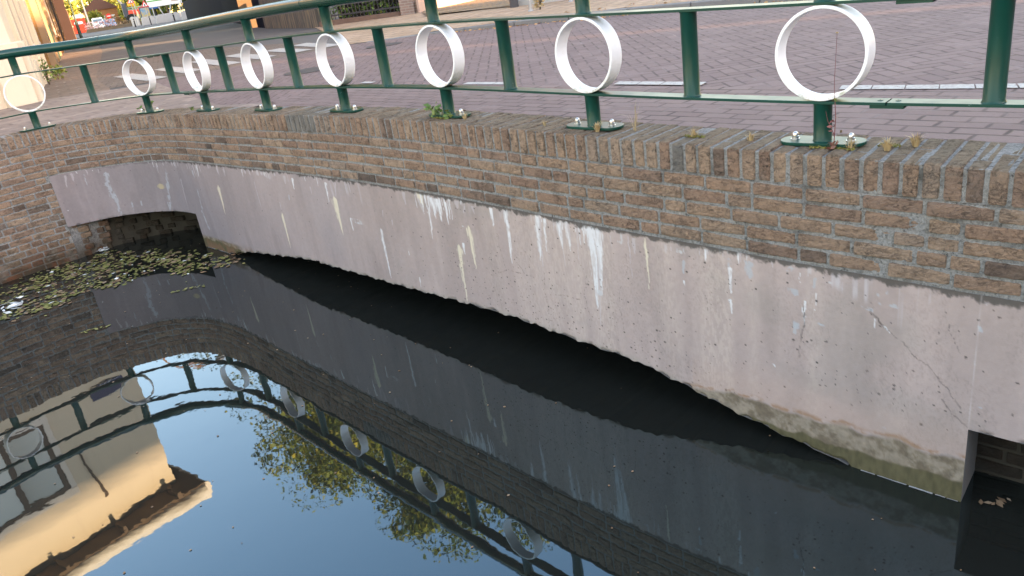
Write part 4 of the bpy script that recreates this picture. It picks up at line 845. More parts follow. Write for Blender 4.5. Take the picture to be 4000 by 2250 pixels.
mb.prism([p+UP*G0 for p in ft], (0, 0, 4.5-G0)); wl_ = mb.build('wall', CREAM, wh)
mb = MB(); mb.prism([fp(0, 0, G0), fp(7.4, 0, G0), fp(7.4, -.9, G0), fp(0, -.02, G0)], (0, 0, 1.75-G0)); mb.build('shop_front', CREAM, wh)
mb = MB()
for t0, t1, o in ((1.3, 1.5, .07), (2.9, 3.1, .07), (4.6, 4.85, .08), (6.9, 7.35, .12)): fbox(mb, t0, t1, -.02, o, G0, 1.72)
fbox(mb, .0, .46, -.02, .16, G0, .75); fbox(mb, .05, 7.3, -.02, .05, G0, .35)
mb.box(cpn(.17, .04, .3), (.42, .14, .9), (Wd, Wn, UP))
mb.build('pilasters', CREAM, wh, bevel=.012)
for (t0, t1) in ((1.6, 2.8), (3.2, 4.5), (4.95, 6.8)):
    mb = MB(); fbox(mb, t0, t1, -.03, .03, .55, 1.6); fr = mb.build('window_frame', GUT, wh); mb = MB(); fbox(mb, t0+.08, t1-.08, .02, .034, .63, 1.52); mb.build('pane', GLASS, fr)
for t0, t1, ms in ((1.65, 3.02, (2.33,)), (4.6, 6.0, (5.3,))):
    mb = MB()
    for a, b, c_, d_ in ((t0-.09, t1+.09, 1.95, 2.05), (t0-.09, t1+.09, 3.44, 3.53), (t0-.09, t0, 2.05, 3.44), (t1, t1+.09, 2.05, 3.44)): fbox(mb, a, b, -.05, .035, c_, d_, cpn)
    tr = mb.build('window_trim', GUT, wh, bevel=.006); mb = MB()
    for a, b, c_, d_ in ((t0, t1, 2.05, 2.13), (t0, t1, 3.36, 3.44), (t0, t0+.08, 2.13, 3.36), (t1-.08, t1, 2.13, 3.36)) + tuple((m-.045, m+.045, 2.13, 3.36) for m in ms): fbox(mb, a, b, -.04, .014, c_, d_, cpn)
    fr = mb.build('window_frame', BROWNW, wh); ed = [t0+.08]+[q for m in ms for q in (m-.045, m+.045)]+[t1-.08]
    for a, b in zip(ed[::2], ed[1::2]): mb = MB(); fbox(mb, a, b, -.03, -.0, 2.13, 3.36, cpn); mb.build('pane', PALE_PANE, fr)
mb = MB(); ov = .62
rf = [F0-Wd*.62-D*0+Wn*ov+Nn*.1, ]
e0 = cpn(-.28, .46, 0); e1 = cpn(9.2, .46, 0); e2 = cpn(9.2, -7.5, 0); e3 = cpn(-.28, -7.5, 0)
def poly_prism(mb, pts, z0, z1): mb.prism([p+UP*z0 for p in pts], (0, 0, z1-z0))
poly_prism(mb, [e0, e1, e2, e3], 4.47, 4.56); mb.build('roof', SOFF, wh)
mb = MB(); mb.tube([e0+UP*4.63, e1+UP*4.63], .125, 12); mb.tube([e0+UP*4.63, e3+UP*4.63], .125, 12); mb.build('gutter', GUT, wh, smooth=True)
for k in range(9): mb = MB(); q = cpn(.2+k*1.05, .3, 4.42); mb.box(q, (.07, .4, .09), (Wd, Wn, UP)); mb.build('rafter_end', SOFF, wh)
mb = MB(); fbox(mb, .24, .82, 0, .02, 1.98, 2.17, cpn); sg = mb.build('street_sign', plain('sign_blue', (.025,.025,.08), .4, .1), wh)
mb = MB(); fbox(mb, .255, .805, .02, .0215, 1.993, 2.0, cpn); fbox(mb, .255, .805, .02, .0215, 2.15, 2.157, cpn)
mb.build('sign_border', plain('sign_white', (.8,.8,.8), .4, .05), sg)
mb = MB(); mb.tube([cpn(1.33, .02, 2.75), cpn(1.29, .022, 3.2), cpn(1.22, .02, 3.7), cpn(1.2, .02, 3.85)], [.012, .02, .03, .02], 6); mb.build('cable', BROWNW, wh)

# ------------------------------------------------------------------ terrace along the left of the street
def row_house(t0, t1, o, h, mat, label, trim, strips=(), seed=0, roofm=None, bm_='brick_house'):
    r = np.random.default_rng(seed); root = thing(bm_, tuple(fp(t0, o, ZR)), label, 'house')
    mb = MB(); mb.prism([fp(t0, o, G0), fp(t1, o, G0), fp(t1, o-8, G0), fp(t0, o-8, G0)], (0, 0, h-G0)); mb.build('wall', mat, root)
    mb = MB(); a, b = fp(t0, o+.3, h), fp(t1, o+.3, h); c_, d_ = fp(t1, o-8.2, h), fp(t0, o-8.2, h); e, f = fp(t0, o-4, h+1.5), fp(t1, o-4, h+1.5)
    mb.add([a, b, c_, d_, e, f], [(0,1,5,4), (2,3,4,5), (0,4,3), (1,2,5)]); mb.build('roof', roofm or plain('roof_tile', (.16,.07,.05), .8, .3, 5), root)
    w = t1-t0; k = max(1, int(w/2.2)); 
    for i in range(k):
        c = t0+(i+.5)*w/k
        if i == 0 and seed % 2 == 0:
            mb = MB(); fbox(mb, c-.5, c+.5, o-.02, o+.05, G0, 2.25); d = mb.build('door', plain('door', (.10,.06,.04) if seed % 4 else (.05,.08,.06), .5, .2), root); mb = MB(); mb.box(fp(c+.36, o+.08, .95), (.03, .05, .12), (D, Nn, UP)); mb.build('handle', STEEL, d)
        else:
            mb = MB(); fbox(mb, c-.62, c+.62, o-.02, o+.06, .55, 2.35); fr = mb.build('window_frame', trim, root); mb = MB(); fbox(mb, c-.54, c+.54, o+.05, o+.063, .63, 2.27); mb.build('pane', GLASS, fr)
        if h > 4.5: mb = MB(); fbox(mb, c-.5, c+.5, o-.02, o+.05, 3.3, 4.5); fr = mb.build('window_frame', trim, root); mb = MB(); fbox(mb, c-.43, c+.43, o+.04, o+.053, 3.37, 4.43); mb.build('pane', GLASS, fr)
    for (ts, ow, m) in strips:
        mb = MB(); fbox(mb, ts, ts+ow[0], o-.02, o+ow[1], G0, min(h, 5)); mb.build('pilaster', m, root)
    return root
B1 = brickwall_mat('orange_brick', (.25,.12,.06), (.20,.10,.05), (.34,.27,.2), rot=115); B2 = brickwall_mat('dark_brick', (.10,.07,.06), (.13,.09,.07), (.15,.13,.12), rot=115)
B3 = brickwall_mat('yellow_brick', (.26,.14,.05), (.21,.11,.04), (.2,.14,.08), rot=115); BE2 = stucco('grey_beige_stucco', (.24,.18,.13)); BEI = stucco('beige_stucco', (.28,.20,.13)); MAR = plain('maroon_shaded_paint', (.014,.0045,.005), .7, .25, 1.5)  # maroon darkened in its colour to stand in for shade on that house
row_house(7.42, 11.5, -.02, 4.3, B1, 'orange brown brick house beside the white corner house', GUT, [(9.0, (.12, .04), B1)], 1)
row_house(11.55, 18.6, .05, 4.8, B3, 'yellow brick house with thick beige pilasters, third from the canal corner', GUT, [(11.7, (1.4, .16), BEI), (14.5, (.9, .10), B3), (16.6, (.7, .14), BEI)], 3)
row_house(18.65, 27.0, 0, 5.2, B2, 'dark brown brick house in the middle of the left terrace', plain('beige_trim', (.4,.33,.25), .7, .15), [(20.5, (.35, .14), BEI), (24.0, (.5, .18), BEI)], 2)
row_house(27.05, 40.0, .12, 6.8, B3, 'yellow brick house catching the low sun far down the left terrace', GUT, [(28.3, (.6, .1), B3), (33.0, (.8, .15), BEI)], 5)
row_house(40.05, 65.9, .05, 6.6, BE2, 'greyish beige house before the maroon one', BROWNW, [(43.0, (1.0, .2), B2), (50.0, (.8, .2), B3)], 4, bm_='plaster_house')
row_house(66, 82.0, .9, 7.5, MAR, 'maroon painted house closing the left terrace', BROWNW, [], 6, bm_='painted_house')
tree_w = lambda t, o, h, lab, sd: None
def bush(x, y, h, rad, label, mat=FOL, n=500, leaf=.04, seed=1, name='bush', z=ZR, cat='plant'):
    r = np.random.default_rng(seed); root = thing(name, (x, y, z), label, cat); d = r.normal(size=(n, 3)); d /= np.linalg.norm(d, axis=1)[:, None]
    cen = np.array([x, y, z+h*.55])+d*(r.random(n)**.5)[:, None]*np.array([rad, rad, h*.5]); leaf_mesh('leaves', cen, leaf, mat, root, seed=seed)
    mb = MB()
    for k in range(4): mb.tube([(x, y, z-.02), (x+r.normal()*rad*.4, y+r.normal()*rad*.4, z+h*.7)], [.012, .006], 5)
    mb.build('stem', BARK, root)
p = fp(4.2, .14); bush(p.x, p.y, .5, .09, 'grey green weed growing at the foot of the white house corner', WEED, 200, .022, 3)
p = fp(5.6, .3); bush(p.x, p.y, .3, .2, 'low green weeds at the pavement edge by the brick house', WEED, 160, .035, 4)

# ------------------------------------------------------------------ street furniture
def pole_mat(): return plain('lamp_green', (.03,.055,.045), .5, .2)
LG = pole_mat(); GAL = plain('galvanised', (.36,.36,.37), .5, .15, 8, metal=.3)
lp = thing('street_lamp', (-15.3, 30.6, ZR), 'tall brown green swan neck street lamp with thick green base beside the left pavement', 'street lamp')
mb = MB(); mb.tube([(-15.3,30.6,ZR), (-15.3,30.6,1.0)], [.17,.17], 14); mb.tube([(-15.3,30.6,1.0), (-15.3,30.6,1.12)], [.17,.07], 14); mb.build('base', LG, lp, smooth=True)
a = Vector((-15.3, 30.6, 0)); d = Vector((.9, .44, 0)).normalized()
mb = MB(); pts = [a+UP*1.1, a+UP*9.6]+[a+UP*(9.6+1.0*math.sin(k*.26))+d*(1-math.cos(k*.26))*.9 for k in range(1, 7)]+[a+d*2.2+UP*10.6]
mb.tube(pts, [.06, .05]+[.045]*6+[.04], 10); mb.build('pole', plain('rust_brown', (.18,.10,.06), .6, .3), lp, smooth=True)
mb = MB(); mb.box(a+d*2.5+UP*10.58, (.8, .2, .12), (d, Vector((-d.y, d.x, 0)), UP), .7); mb.build('lamp_head', GAL, lp, bevel=.02)
lp = thing('street_lamp', (-35.8, 77.4, ZR), 'thin dark green lamp post in front of the red container', 'street lamp')
mb = MB(); mb.tube([(-35.8,77.4,ZR), (-35.8,77.4,1.3), (-35.8,77.4,1.4), (-35.8,77.4,8.2)], [.13,.13,.08,.05], 10); mb.build('pole', LG, lp, smooth=True)
mb = MB(); mb.lathe((-35.8,77.4,8.2), [(.06,0),(.22,.15),(.26,.4),(.1,.55),(0,.6)], 12); mb.build('lamp_head', GAL, lp)
WHP = plain('pale_pole', (.6,.56,.48), .5, .1)
first = None
for i, (x, y, h) in enumerate(((-62.5, 139.5, 7.2), (-68.0, 155.0, 7.4), (-76.5, 177.0, 7.6), (-84.0, 196.0, 7.6))):
    if first is None:
        root = thing('street_lamp', (x, y, ZR), '', 'street lamp', 'pale street lamps in a row down the street'); first = root
        mb = MB(); q = Vector((x, y, ZR)); pts = [q, q+UP*(h-.8)]+[q+UP*(h-.8+.8*math.sin(k*.4))+Vector((1,.3,0))*.7*(1-math.cos(k*.4)) for k in range(1, 4)]+[q+UP*h+Vector((1.9,.5,0))]
        mb.tube(pts, [.14, .12]+[.11]*3+[.1], 8); mb.build('pole', WHP, root, smooth=True)
        mb = MB(); mb.box(q+UP*h+Vector((2.1,.6,0)), (.7,.25,.14)); mb.build('lamp_head', WHP, root)
    else:
        root = first.copy(); COL.objects.link(root); root.location = (x, y, ZR)
        for ch in list(first.children): c_ = ch.copy(); COL.objects.link(c_); c_.parent = root
    root['label'] = ('pale street lamp nearest of the far row, just right of the red container', 'pale street lamp second nearest in the far row behind the red container', 'pale street lamp third in the far row, left of the white van', 'pale street lamp farthest down the street in the far row')[i]

RED = plain('red_paint', (.62,.07,.03), .5, .1); WH = plain('white_panel', (.75,.75,.76), .5, .1)
dr = Vector((.93, .36, 0)).normalized(); nr = Vector((dr.y, -dr.x, 0))      # frame facing the viewer far away
fx = Vector((.905, .425, 0)).normalized(); fy = Vector((.425, -.905, 0)).normalized()   # right, towards viewer
rb = thing('red_container', (-61.2, 133.0, ZR), 'red container with a white rounded panel at the end of the maroon house', 'container')
c = Vector((-61.2, 133.0, 0)); mb = MB(); mb.box(c+UP*1.0, (2.1, 1.2, 2.2), (fx, fy, UP)); mb.build('body', RED, rb, bevel=.06)
mb = MB(); poly = [c+fy*.605+fx*(.0+.62*math.copysign(abs(math.cos(a))**.5, math.cos(a)))+UP*(1.45+.2*math.copysign(abs(math.sin(a))**.5, math.sin(a))) for a in np.linspace(0, 6.283, 24, endpoint=False)]; mb.prism(poly, tuple(fy*.02)); mb.build('panel', WH, rb)
mb = MB(); mb.box(c+UP*2.4, (1.0, .9, .55), (fx, fy, UP)); mb.build('hood', WH, rb, bevel=.05)

def car(name, x, y, yaw, col, label, w=1.8, ln=4.2, h=1.45, cat='car', group=None, van=False):
    root = thing(name, (x, y, ZR), label, cat, group); f = Vector((math.cos(yaw), math.sin(yaw), 0)); s = Vector((-f.y, f.x, 0)); o = Vector((x, y, ZR))
    hb = .62*h if not van else .55*h; prof = [(-.5,.22),(-.5,.55*h/1.45),(-.46,hb*.98),(-.38,h*.95),(-.30,h),(.08,h),(.24,hb*1.02),(.46,hb*.82),(.5,.45),(.5,.22)]
    if van: prof = [(-.5,.25),(-.5,h*.9),(-.47,h),(.16,h),(.28,h*.62),(.46,h*.5),(.5,h*.36),(.5,.25)]
    mb = MB(); vs = []; n = len(prof)
    for k, sx in enumerate((-.5, -.44, .44, .5)):
        for (px_, pz) in prof: tap = 1-.12*max(0, (pz-hb)/(h-hb+.01)); zz = pz-(0 if k in (1, 2) else .05*(pz > .3)); vs.append(o+f*px_*ln+s*sx*w*tap+UP*zz)
    fs = [tuple(range(n))[::-1], tuple(3*n+i for i in range(n))]+[(k*n+i, k*n+(i+1)%n, (k+1)*n+(i+1)%n, (k+1)*n+i) for k in range(3) for i in range(n)]
    mb.add(vs, fs); mb.build('body', col, root, smooth=True)
    mb = MB(); A = (.245, hb*1.02) if not van else (.285, h*.63); B_ = (.085, h*.97) if not van else (.165, h*.96)
    for off in (.012,): mb.add([o+f*(A[0]*ln+off)+s*w*.41+UP*(A[1]+off), o+f*(A[0]*ln+off)-s*w*.41+UP*(A[1]+off), o+f*(B_[0]*ln+off)-s*w*.37+UP*(B_[1]+off), o+f*(B_[0]*ln+off)+s*w*.37+UP*(B_[1]+off)], [(0,1,2,3)])
    mb.build('windscreen', GLASS, root)
    for sx in (-1, 1):
        mb = MB(); mb.add([o+f*ln*.2+s*sx*(w*.478)+UP*hb*1.08, o+f*ln*.07+s*sx*(w*.452)+UP*h*.9, o-f*ln*.28+s*sx*(w*.452)+UP*h*.9, o-f*ln*.38+s*sx*(w*.478)+UP*hb*1.08], [(0,1,2,3)]); mb.build('side_window', GLASS, root)
        for fx_ in (-.31, .31):
            c = o+f*fx_*ln+s*sx*w*.47+UP*.3; mb = MB(); mb.tube([c-s*.1, c+s*.1], .31, 16); wh_ = mb.build('wheel', TYRE, root); mb = MB(); mb.tube([c+s*sx*.1, c+s*sx*.108], .18, 12); mb.build('rim', GAL, wh_)
        mb = MB(); mb.box(o+f*(ln*.498)+s*sx*w*.36+UP*hb*.72, (.05, .32, .13), (f, s, UP)); mb.build('headlight', WH, root)
    mb = MB(); mb.box(o+f*(ln*.502)+UP*.42, (.03, .5, .11), (f, s, UP)); mb.build('number_plate', plain('plate_yellow', (.6,.45,.05), .5, .05), root)
    return root
TYRE = plain('tyre', (.02,.02,.02), .8, .1); WCAR = plain('white_car_paint', (.75,.75,.74), .25, .03, spec=.5); BCAR = plain('blue_car_paint', (.16,.28,.42), .25, .05, spec=.5)
yw = math.atan2(-.905, .425)
car('parked_van', -68.5, 156.5, yw, WCAR, 'white van standing farther back behind the white car', 2.0, 4.8, 2.1, 'van', van=True)
car('parked_car', -65.6, 152.0, yw, WCAR, 'white car facing the viewer in the far street', 1.9, 4.2, 1.5)
car('parked_car', -58.4, 137.5, yw, BCAR, 'light blue car parked left of the pink flower bed', 1.8, 4.0, 1.5)
sgn = thing('no_entry_sign', (-60.5, 143.0, ZR), 'round red no entry sign with a white bar on a grey pole', 'road sign'); c = Vector((-60.5, 143.0, 0))
mb = MB(); mb.tube([c+UP*ZR, c+UP*2.2], .04, 8); mb.build('pole', GAL, sgn); mb = MB(); mb.tube([c+fy*.05+UP*1.85, c+fy*.08+UP*1.85], .40, 24); pl = mb.build('disc', plain('sign_red', (.65,.03,.02), .5, .05), sgn)
mb = MB(); mb.box(c+fy*.09+UP*1.85, (.56, .02, .13), (fx, fy, UP)); mb.build('bar', WH, pl); mb = MB(); mb.box(c+fy*.07+UP*1.28, (.3, .03, .2), (fx, fy, UP)); mb.build('sub_plate', WH, sgn)

def trisign(x, y, hz, label, s=.8, inv=False, sym=True):
    root = thing('warning_sign', (x, y, ZR), label, 'road sign', 'triangular road signs at the junction'); c = Vector((x, y, 0))
    mb = MB(); mb.tube([c+UP*ZR, c+UP*(hz+.9)], .045, 8); mb.build('pole', GAL, root)
    k = -1 if inv else 1; q = c+fy*.06+UP*(hz+.35)
    def tri(sz, o, m, nm, par):
        mb = MB(); mb.prism([q+fy*o-fx*sz/2-UP*k*sz*.29, q+fy*o+fx*sz/2-UP*k*sz*.29, q+fy*o+UP*k*sz*.58], tuple(fy*.02)); return mb.build(nm, m, par)
    pl = tri(s, 0, plain('sign_red', (.55,.05,.04), .5, .05), 'red_triangle', root); tri(s*.62, .02, WH, 'white_triangle', pl)
    if sym: mb = MB(); mb.box(q+fy*.045-UP*k*s*.02, (.09, .012, s*.26), (fx, fy, UP)); mb.build('symbol', TYRE, pl)
trisign(-36.3, 96.0, 1.75, 'red and white triangular warning sign in front of the left end of the billboard', .85)
trisign(-41.5, 105.5, 2.5, 'red and white triangular sign left of the billboard, cut by the top of the photo', .85)
trisign(-36.6, 109.0, 2.5, 'upside down give way triangle right of the billboard', .85, inv=True, sym=False)
bbd = thing('billboard', (-41.5, 118.0, ZR), 'white billboard with a green stripe standing on grey legs', 'billboard')
c0 = Vector((-44.6, 119.0, 0)); wdt = 4.6; q = c0+fx*wdt/2
mb = MB(); mb.box(q+UP*3.1, (wdt, .12, 2.3), (fx, fy, UP)); pb = mb.build('board', WH, bbd)
mb = MB(); mb.box(q+UP*2.75+fy*.07, (wdt-.1, .02, .16), (fx, fy, UP)); mb.build('stripe', plain('stripe_green', (.12,.38,.10), .5, .05), pb)
mb = MB(); mb.box(q+UP*3.55+fy*.07-fx*.3, (2.8, .02, .9), (fx, fy, UP)); mb.build('picture', plain('pale_picture', (.55,.68,.50), .5, .3, 1.5), pb)
mb = MB(); mb.box(q+UP*2.42+fy*.07+fx*1.35, (.9, .02, .09), (fx, fy, UP)); mb.build('text_line', plain('text_brown', (.4,.22,.15), .5, .1), pb)
for k, (aa, bb) in enumerate(((.5, .5), (2.0, 1.3), (2.2, 3.0), (4.1, 4.1))): mb = MB(); mb.tube([c0+fx*aa+UP*ZR+fy*(.1*k), c0+fx*bb+UP*2.0], .09, 8); mb.build('leg', GAL, bbd)
blk = plain('grey_concrete_block', (.42,.41,.40), .85, .2, 3)
for x, y, w_, lb in ((-39.6, 104.5, 1.7, 'left grey concrete block below the billboard'), (-36.6, 103.0, 3.0, 'middle grey concrete block below the billboard'), (-33.6, 101.8, 1.9, 'right pale concrete block beside the navy fence')):
    root = thing('concrete_block', (x, y, ZR), lb, 'block', 'concrete blocks in front of the billboard'); mb = MB(); q = Vector((x, y, 0)); mb.box(q+UP*.32, (w_, .7, .95), (fx, fy, UP), .9); mb.build('block', blk, root, bevel=.05); mb = MB(); mb.box(q+UP*.83, (w_*.7, .5, .10), (fx, fy, UP)); mb.build('cap', GAL, root)
for x, y, lb in ((-38.3, 101.5, 'dark bollard between the left and middle concrete blocks'), (-34.7, 99.5, 'dark bollard between the middle and right concrete blocks'), (-40.7, 102.8, 'small dark bollard left of the left concrete block'), (-65.9, 141.0, 'short dark bollard in front of the white car')):
    root = thing('bollard', (x, y, ZR), lb, 'bollard', 'dark bollards along the far kerb'); mb = MB(); mb.tube([(x,y,ZR), (x,y,.8), (x,y,.85)], [.08,.08,.05], 10); mb.build('post', TYRE, root); mb = MB(); mb.tube([(x,y,.62), (x,y,.7)], .084, 10); mb.build('band', GAL, root)
adc = thing('advertising_cabinet', (-43.3, 114.0, ZR), 'blue advertising cabinet with a yellow and tan picture', 'cabinet'); q = Vector((-43.3, 114.0, 0))
mb = MB(); mb.box(q+UP*.95, (1.35, .3, 2.3), (fx, fy, UP)); b_ = mb.build('case', plain('cabinet_blue', (.03,.05,.10), .5, .1), adc, bevel=.03)
t = NT('cabinet_picture', .4, .4); t.base(t.ramp(t.voro(2.2, out=1) if False else t.noise(1.6, 3, .6), [(.3, (.08,.18,.34)), (.48, (.16,.28,.42)), (.55, (.42,.34,.10)), (.66, (.30,.26,.24))])); mb = MB(); mb.box(q+UP*1.0+fy*.16, (1.1, .02, 1.95), (fx, fy, UP)); mb.build('picture', t.mat, b_)
gc = thing('utility_cabinet', (-43.2, 110.6, ZR), 'light grey utility cabinet left of the blue advertising cabinet', 'cabinet'); q = Vector((-43.9, 111.3, 0))
mb = MB(); mb.box(q+UP*.45, (.95, .6, 1.2), (fx, fy, UP)); mb.build('case', blk, gc, bevel=.04); mb = MB(); mb.box(q+UP*.42+fy*.31, (.75, .02, .9), (fx, fy, UP)); mb.build('door', plain('pale_door', (.5,.49,.47), .6, .1), gc)
# planter with bushes, machine and toys behind it
plt = thing('flower_bed', (-52.0, 127.0, ZR), 'low brown flower bed with pink and white flowers at its left end', 'flower bed'); q = Vector((-51.8, 127.0, 0))
mb = MB(); mb.box(q+UP*.1, (11.0, 2.0, .5), (fx, fy, UP), .95); mb.build('bed', plain('brown_soil', (.13,.10,.07), .9, .35, 2), plt)
r = np.random.default_rng(33); cen = np.array([q-fx*(1.2+4.2*r.random())+fy*(r.random()*1.8-.6)+UP*(.3+r.random()*1.0) for _ in range(420)]); leaf_mesh('flowers', cen, .13, leaf_mat('flowers_pink', (.25,.10,.10), (.55,.30,.28), (.75,.62,.62)), plt, seed=3)
cen = np.array([q+fx*(-1.0+6*r.random())+fy*(r.random()*1.8-.6)+UP*(.2+r.random()*.6) for _ in range(420)]); leaf_mesh('shrubs', cen, .14, leaf_mat('shrub_brown', (.10,.08,.05), (.22,.16,.09), (.45,.28,.15)), plt, seed=4)
trc = thing('red_tractor', (-51.5, 131.5, ZR), 'red tractor with dark wheels standing behind the flower bed', 'tractor'); q = Vector((-51.3, 131.5, 0))
mb = MB(); mb.box(q+UP*1.75-fx*.4, (1.9, 1.0, .75), (fx, fy, UP), .8); mb.box(q+UP*1.95+fx*.9, (1.3, .9, .9), (fx, fy, UP), .75); mb.build('bonnet', RED, trc, bevel=.15)
for k, (a_, rr) in enumerate(((-.9, .85), (1.2, .6))):
    for sx in (-1, 1): c_ = q+fx*a_+fy*sx*.6+UP*(rr-.1); mb = MB(); mb.tube([c_-fy*.15, c_+fy*.15], rr, 20); w_ = mb.build('wheel', TYRE, trc); mb = MB(); mb.tube([c_-fy*.17, c_+fy*.17], rr*.5, 12); mb.build('rim', GAL, w_)
mb = MB(); mb.box(q+UP*2.2-fx*1.5, (.7, .9, 2.0), (fx, fy, UP)); mb.build('cab', plain('dark_grey', (.06,.07,.09), .5, .2), trc, bevel=.05)
mb = MB(); mb.box(q+UP*3.6-fx*1.9+fy*.1, (.4, .4, 1.9), ((fx*.8+UP*-.3).normalized(), fy, (UP*.85-fx*.45).normalized())); mb.build('arm', GAL, trc, bevel=.05)
for nm, cc_, ps, szs, colr, lb in (('orange_box', 'box', (-50.3, 128.0, 2.95), (1.1, .4, .75), (.75,.36,.02), 'orange yellow box fixed on the thin grey pole above the tractor'),):
    root = thing(nm, (ps[0], ps[1], ZR), lb, cc_); mb = MB(); mb.tube([(ps[0]+.5, ps[1], ZR), (ps[0]+.3, ps[1], 5.5)], .07, 8); mb.build('pole', GAL, root); mb = MB(); mb.box(ps, szs, (fx, fy, UP)); mb.build('box', plain('orange_plastic', colr, .5, .1), root, bevel=.1); mb = MB(); mb.box((ps[0]+.5, ps[1], 1.3), (.28, .2, .95), (fx, fy, UP)); mb.build('pale_panel', plain('cream_panel', (.8,.62,.38), .5, .05), root, bevel=.05)  # cream coloured panel on the pole
um = thing('blue_parasol', (-46.9, 127.5, ZR), 'closed blue parasol on a dark foot right of the tractor', 'parasol'); mb = MB(); mb.tube([(-46.9,127.5,ZR), (-46.9,127.5,1.9)], [.3,.08], 10); mb.build('foot', TYRE, um); mb = MB(); mb.lathe((-46.9,127.5,1.7), [(.0,0),(.75,.1),(.85,.5),(.5,1.0),(0,1.25)], 12); mb.build('canopy', plain('blue_cloth', (.05,.16,.42), .7, .3, 3), um)
yb = thing('yellow_boat', (-44.9, 127.0, ZR), 'small yellow boat shape on a stand right of the blue parasol', 'boat'); mb = MB(); mb.lathe((0,0,0), [(0,-.25),(.6,-.12),(.95,.1),(.9,.14),(0,.16)], 14); mb.v = [tuple(Vector((-44.9,127.0,2.15))+fx*v[0]+fy*v[1]*.4+UP*v[2]) for v in mb.v]; mb.build('hull', plain('yellow_paint', (.55,.45,.05), .5, .15), yb); mb = MB(); mb.tube([(-44.9,127,ZR), (-44.9,127,2.0)], .12, 8); mb.build('stand', BROWNW, yb)
gg = thing('green_gate', (-53.6, 137.0, ZR), 'pale green slatted gate against the trees, left of the tractor', 'gate'); q = Vector((-53.6, 137.0, 0)); gm = plain('pale_green', (.22,.30,.22), .7, .2)
for k in (-1, 1): mb = MB(); mb.box(q+fx*k*1.25+UP*1.3, (.14, .14, 2.9), (fx, fy, UP)); mb.build('post', gm, gg)
mb = MB()
for k in range(9): mb.box(q+UP*(.3+k*.28), (2.4, .05, .16), (fx, fy, UP))
mb.build('slats', gm, gg)
oh = thing('orange_house', (-78, 181, ZR), 'small sunlit orange house with white windows at the far end of the street', 'house'); q = Vector((-78, 181, 0))
mb = MB(); mb.box(q+UP*1.7, (6.4, 5, 3.8), (fx, fy, UP)); mb.build('wall', plain('orange_wall', (.26,.12,.05), .8, .15), oh); mb = MB(); mb.prism([q-fx*3.6-fy*2.8+UP*3.6, q+fx*3.6-fy*2.8+UP*3.6, q+UP*6.2-fy*2.8], tuple(fy*5.6)); mb.build('roof', plain('roof_red', (.12,.06,.045), .8, .2), oh)
for k in (-1, 0, 1): mb = MB(); mb.box(q+fy*2.52+fx*k*1.9+UP*1.6, (1.1, .06, 1.4), (fx, fy, UP)); mb.build('window', PALE_PANE, oh)
hg = thing('orange_hedge', (-72, 168, ZR), 'clipped orange brown hedge left of the no entry sign', 'hedge'); q = Vector((-70, 170, 0)); r = np.random.default_rng(41)
cen = np.array([q+fx*(r.random()*5-2.5)+fy*(r.random()*1.4)+UP*(r.random()*2.0) for _ in range(1500)]); leaf_mesh('leaves', cen, .16, leaf_mat('hedge_orange', (.25,.13,.05), (.42,.23,.10), (.35,.22,.10)), hg, seed=6)

# ------------------------------------------------------------------ across the road: navy fence, sunlit wall, iron fence, brick house
NAVY = plain('navy_panel', (.008,.011,.020), .95, .3, 2, spec=.05)
def wallseg(name, a, b, h, th, mat, label, cat, z=ZR, parts=None):
    a, b = Vector((*a, 0)), Vector((*b, 0)); d = (b-a).normalized(); n = Vector((-d.y, d.x, 0)); root = thing(name, tuple(a+UP*z), label, cat)
    mb = MB(); mb.box((a+b)/2+UP*(z+h/2-.05), ((b-a).length, th, h+.1), (d, n, UP)); mb.build('panel', mat, root, bevel=.01)
    if parts: parts(root, a, b, d, n)
    return root
def fposts(step, m):
    def f(root, a, b, d, n):
        L = (b-a).length; k = max(1, int(L/step)); 
        for i in range(k+1): mb = MB(); mb.box(a+d*(L*i/k)-n*.1+UP*.85, (.12, .1, 1.95), (d, n, UP)); mb.build('post', m, root)
    return f
wallseg('navy_fence', (-33.0, 99.0), (-15.6, 55.5), 2.0, .08, NAVY, 'long dark navy board fence along the right side of the street', 'fence', parts=None)
wallseg('navy_fence', (-15.0, 52.0), (-8.9, 34.4), 1.9, .08, NAVY, 'nearer dark navy board fence ending at the sunlit pillar', 'fence', parts=None)
gp = thing('sign_pole', (-30.1, 97.0, ZR), 'grey pole with a coupling standing before the long navy fence', 'pole'); mb = MB(); mb.tube([(-26.9,87.5,ZR), (-26.9,87.5,4.2)], .11, 10); mb.build('pole', GAL, gp); mb = MB(); mb.tube([(-26.9,87.5,1.9), (-26.9,87.5,2.05)], .14, 10); mb.build('coupling', GAL, gp)
PL = brickwall_mat('pillar_stone', (.17,.115,.07), (.14,.095,.055), (.13,.10,.07), .6, rot=20)
pi = thing('gate_pillar', (-8.45, 32.6, ZR), 'tall sunlit yellowish stone pillar between the navy fence and the dark wall', 'pillar'); mb = MB(); mb.box((-8.45,32.6,1.2), (.62,.62,2.8)); mb.build('shaft', PL, pi, bevel=.02); mb = MB(); mb.box((-8.45,32.6,2.68), (.8,.8,.16)); mb.build('cap', PL, pi)
wallseg('navy_gate', (-8.1, 32.0), (-7.2, 29.6), 1.0, .08, NAVY, 'short navy gate right of the sunlit pillar', 'gate')
STW = NT('old_plank_wall', .9, .2); pw = STW.noise(3, 5, vec=STW.map(scale=(3, 3, .4))); STW.base(STW.ramp(pw, [(.3, (.06,.055,.05)), (.5, (.13,.12,.105)), (.7, (.28,.22,.13))])); STW.bump(pw, .5, .02); STW = STW.mat
wallseg('plank_wall', (-7.2, 29.5), (-4.2, 23.3), 1.05, .12, STW, 'weathered plank wall with streaks of sun left of the iron fence', 'wall')
